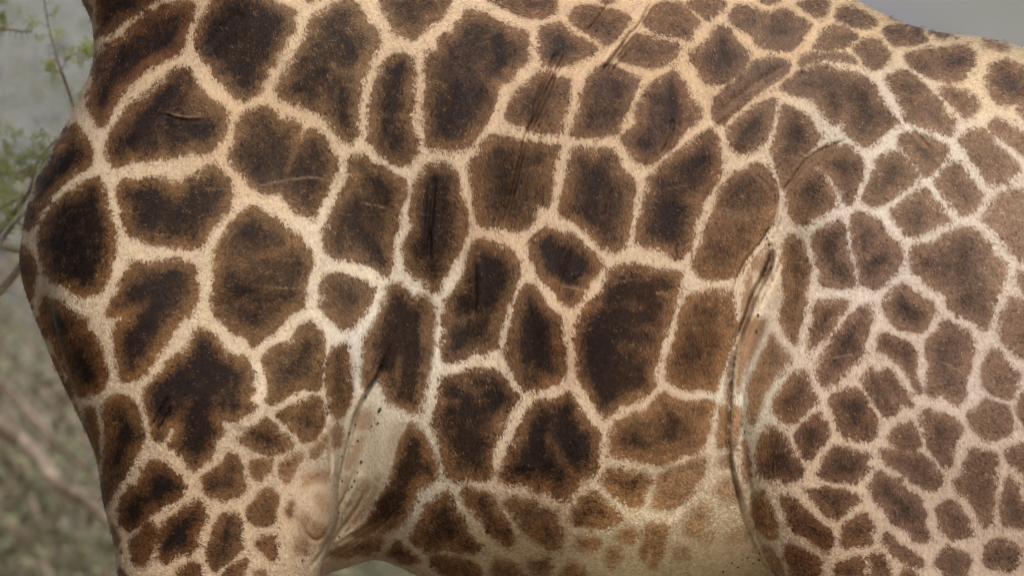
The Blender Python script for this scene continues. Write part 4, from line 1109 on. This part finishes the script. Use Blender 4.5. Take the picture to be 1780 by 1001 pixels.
# ticks and mud flecks lodged in the folds
def settle(u, v):
    """the point of the near hide that the flank coordinate (u, v) falls on"""
    x, y, z = to_world(u, v, -.3)
    for _ in range(12):
        ys = np.linspace(-.45, 0, 91); k = (ys - CAM_Y) * PX / FOCUS; X = (u - 890) * k; Z = CAM_Z - (v - 500.5) * k
        f = field(X, ys, Z); i = int(np.argmax(f > 0)); return np.array([X[i], ys[i], Z[i]])
tick_m = simple_mat('dark_tick_shell', (.055, .04, .036), .45, .4, 200)
proto = None
for line in FLECKS.strip().split('|'):
    a, r = line.strip().split(); u, v = map(float, a.split(',')); r = float(r) * PX * .72
    p = settle(u, v); dy = bilinear(reliefM, np.array([(u - u0) / CS]), np.array([(v - v0) / CS]))[0]
    if proto is None:
        V = []; F = []; sg = 10
        for i in range(5):
            th = math.pi * i / 4
            for k in range(sg):
                ph = 2 * math.pi * k / sg; w = 1 + .16 * math.sin(2 * ph + 1)
                V.append((math.sin(th) * math.cos(ph) * w, math.cos(th) * .7, math.sin(th) * math.sin(ph) * 1.25 * w))
        for i in range(4):
            for k in range(sg): k2 = (k + 1) % sg; F.append((i * sg + k, i * sg + k2, (i + 1) * sg + k2, (i + 1) * sg + k))
        o = mesh_obj('tick', V, F, tick_m, giraffe); proto = o
    else:
        o = proto.copy(); COL.objects.link(o); o.parent = giraffe
    o.location = (p[0], p[1] - dy - .003, p[2]); q_ = random.uniform(.55, 1.15); o.scale = (r * q_ * random.uniform(.6, 1.1), r * .6, r * q_ * random.uniform(.7, 1.4)); o.rotation_euler = (0, random.uniform(-.8, .8), 0)
# ---------------------------------------------------------------- short coat hair on the near flank
def value_noise(U, V, cell, seed):
    r = np.random.default_rng(seed).random((256, 256)); x = U / cell + 40; y = V / cell + 40
    i = np.floor(x).astype(int); j = np.floor(y).astype(int); fx = x - i; fy = y - j; fx = fx * fx * (3 - 2 * fx); fy = fy * fy * (3 - 2 * fy)
    g = lambda a, b: r[b % 256, a % 256]
    return (g(i, j) * (1 - fx) * (1 - fy) + g(i + 1, j) * fx * (1 - fy) + g(i, j + 1) * (1 - fx) * fy + g(i + 1, j + 1) * fx * fy)
def fur(N):
    vn = np.empty(len(P) * 3, np.float32); me.vertex_normals.foreach_get('vector', vn); vn = vn.reshape(-1, 3)
    c = P[Q].mean(1)
    u, v = flank_uv(c); near = (c[:, 1] < .03) & (u > -40) & (u < 1820) & (v > -40) & (v < 1045) & (vn[Q].mean(1)[:, 1] < .35)
    q = Q[near]; a, b, d = P[q[:, 0]], P[q[:, 1]], P[q[:, 3]]
    area = np.linalg.norm(np.cross(b - a, d - a), axis=1); cum = np.cumsum(area); pick = np.searchsorted(cum, rng.random(N) * cum[-1])
    s, t = rng.random(N)[:, None], rng.random(N)[:, None]; qq = q[pick]
    w = [(1 - s) * (1 - t), s * (1 - t), s * t, (1 - s) * t]
    root = sum(P[qq[:, k]] * w[k] for k in range(4)); nrm = sum(vn[qq[:, k]] * w[k] for k in range(4)); nrm /= np.linalg.norm(nrm, axis=1)[:, None]
    U, V = flank_uv(root)
    # lie of the hair: back and down, turning over the body
    ang = -.75 + 1.5 * (value_noise(U, V, 330, 3) - .5) + .9 * (value_noise(U, V, 60, 4) - .5) + rng.normal(0, .17, N)
    dr = np.stack([np.cos(ang), np.zeros(N), np.sin(ang)], 1); dr -= nrm * (dr * nrm).sum(1)[:, None]; dr /= np.maximum(np.linalg.norm(dr, axis=1), 1e-3)[:, None]
    bare = np.exp(-(((U - 640) / 55) ** 2 + ((V - 790) / 110) ** 2)) + .8 * np.exp(-(((U - 1305) / 25) ** 2 + ((V - 560) / 110) ** 2)); bare = np.clip(bare * 1.3, 0, 1)
    elb = np.exp(-(((U - 545) / 55) ** 2 + ((V - 880) / 85) ** 2)); gr = bilinear(grooveM, (U - u0) / CS, (V - v0) / CS)
    L = rng.uniform(.0048, .0078, N) * (1 - .75 * bare) * (1 - .5 * elb) * (1 - .8 * gr); lift = rng.uniform(.12, .32, N); stray = rng.random(N) < .008; L = np.where(stray, L * 1.5, L); lift = np.where(stray, 1.2, lift)
    p1 = root + (dr * .55 + nrm * lift[:, None] * .45) * L[:, None]; p2 = root + (dr + nrm * lift[:, None] * .55) * L[:, None]
    pts = np.stack([root - nrm * .0005, p1, p2], 1)
    S, C, T, F, K, SC, PL = coat(U, V)
    n1 = value_noise(U + .5 * V, V, 7.5, 5) - .5; n2 = value_noise(U, V, 22, 6) - .5; n3 = value_noise(U, V, 4, 7) - .5; bl = value_noise(U, V, 60, 8) - .5; bl2 = value_noise(U, V, 28, 9) - .5
    amp = .45 + 1.15 * value_noise(U, V, 90, 21); n4 = value_noise(U, V, 11, 31) - .5; Sn = S + 6 * n2 + amp * (12 * n1 + 8 * n4 + 7 * n3 + rng.normal(0, 1.4, N))
    sm = lambda x: np.clip(x, 0, 1) ** 2 * (3 - 2 * np.clip(x, 0, 1))
    mask = sm((Sn + F) / (2 * F)) * T
    g1 = value_noise(U + .6 * V, V * .8, 5.2, 12) - .5; g2 = value_noise(U, V, 11, 13) - .5; g3 = (value_noise(U * .3, V * 1.3, 9, 14) + value_noise(U * 1.2, V * .35, 10, 15)) * .5 - .5
    c = C * sm((Sn + 22 * bl2 - 2) / 33) * 1.02 + .5 * K + .45 * bl + .35 * bl2 + rng.normal(0, .22, N) + .5 * n3 + 1.2 * g1 + .95 * g2 + 1.1 * g3
    line, edge, core = PL[:, :3], PL[:, 3:6], PL[:, 6:]
    pc = edge + (core - edge) * np.clip(c, 0, 1)[:, None]; pc = pc + (edge * np.array([1.5, 1.42, 1.32]) - pc) * np.clip(-c, 0, 1)[:, None]
    rim = .35 * np.clip((Sn + 9) / 8, 0, 1)[:, None]; line = line + ((line + edge) * .5 - line) * rim
    col = line + (pc - line) * mask[:, None]
    br = np.exp(rng.normal(0, 1, N) * (.14 + .22 * mask) + (.34 + .9 * mask) * n3 + .2 * n1 + .85 * g1 * mask); col = col * br[:, None]
    tip = rng.random(N) < .005; col[tip] = col[tip] * .5 + np.array([.42, .33, .26]) * .5
    col = np.clip(col * ALB * FUR_GAIN, .004, .9)
    cv = bpy.data.hair_curves.new('short_fur'); cv.add_curves([3] * N)
    cv.attributes['position'].data.foreach_set('vector', pts.astype(np.float32).ravel()) if 'position' in cv.attributes else cv.position_data.foreach_set('vector', pts.astype(np.float32).ravel())
    ra = cv.attributes.get('radius') or cv.attributes.new('radius', 'FLOAT', 'POINT')
    rad = np.stack([np.full(N, .00046), np.full(N, .0004), np.full(N, .00010)], 1); ra.data.foreach_set('value', rad.astype(np.float32).ravel())
    at = cv.attributes.new('haircol', 'FLOAT_COLOR', 'CURVE'); at.data.foreach_set('color', np.concatenate([col, np.ones((N, 1))], 1).astype(np.float32).ravel())
    an = cv.attributes.new('skin_normal', 'FLOAT_VECTOR', 'CURVE'); an.data.foreach_set('vector', nrm.astype(np.float32).ravel())
    t = NT('coat_hair'); t.put(t.b.inputs['Base Color'], t.attr('haircol', 'Color')); t.b.inputs['Roughness'].default_value = .55; t.b.inputs['Specular IOR Level'].default_value = .1
    t.put(t.b.inputs['Normal'], t.attr('skin_normal', 'Vector'))
    cv.materials.append(t.m)
    o = bpy.data.objects.new('short_fur', cv); COL.objects.link(o); o.parent = giraffe; o['kind'] = 'stuff'
FUR_GAIN = 1.0
fur(420000)
scene.cycles_curves.shape = 'RIBBONS'
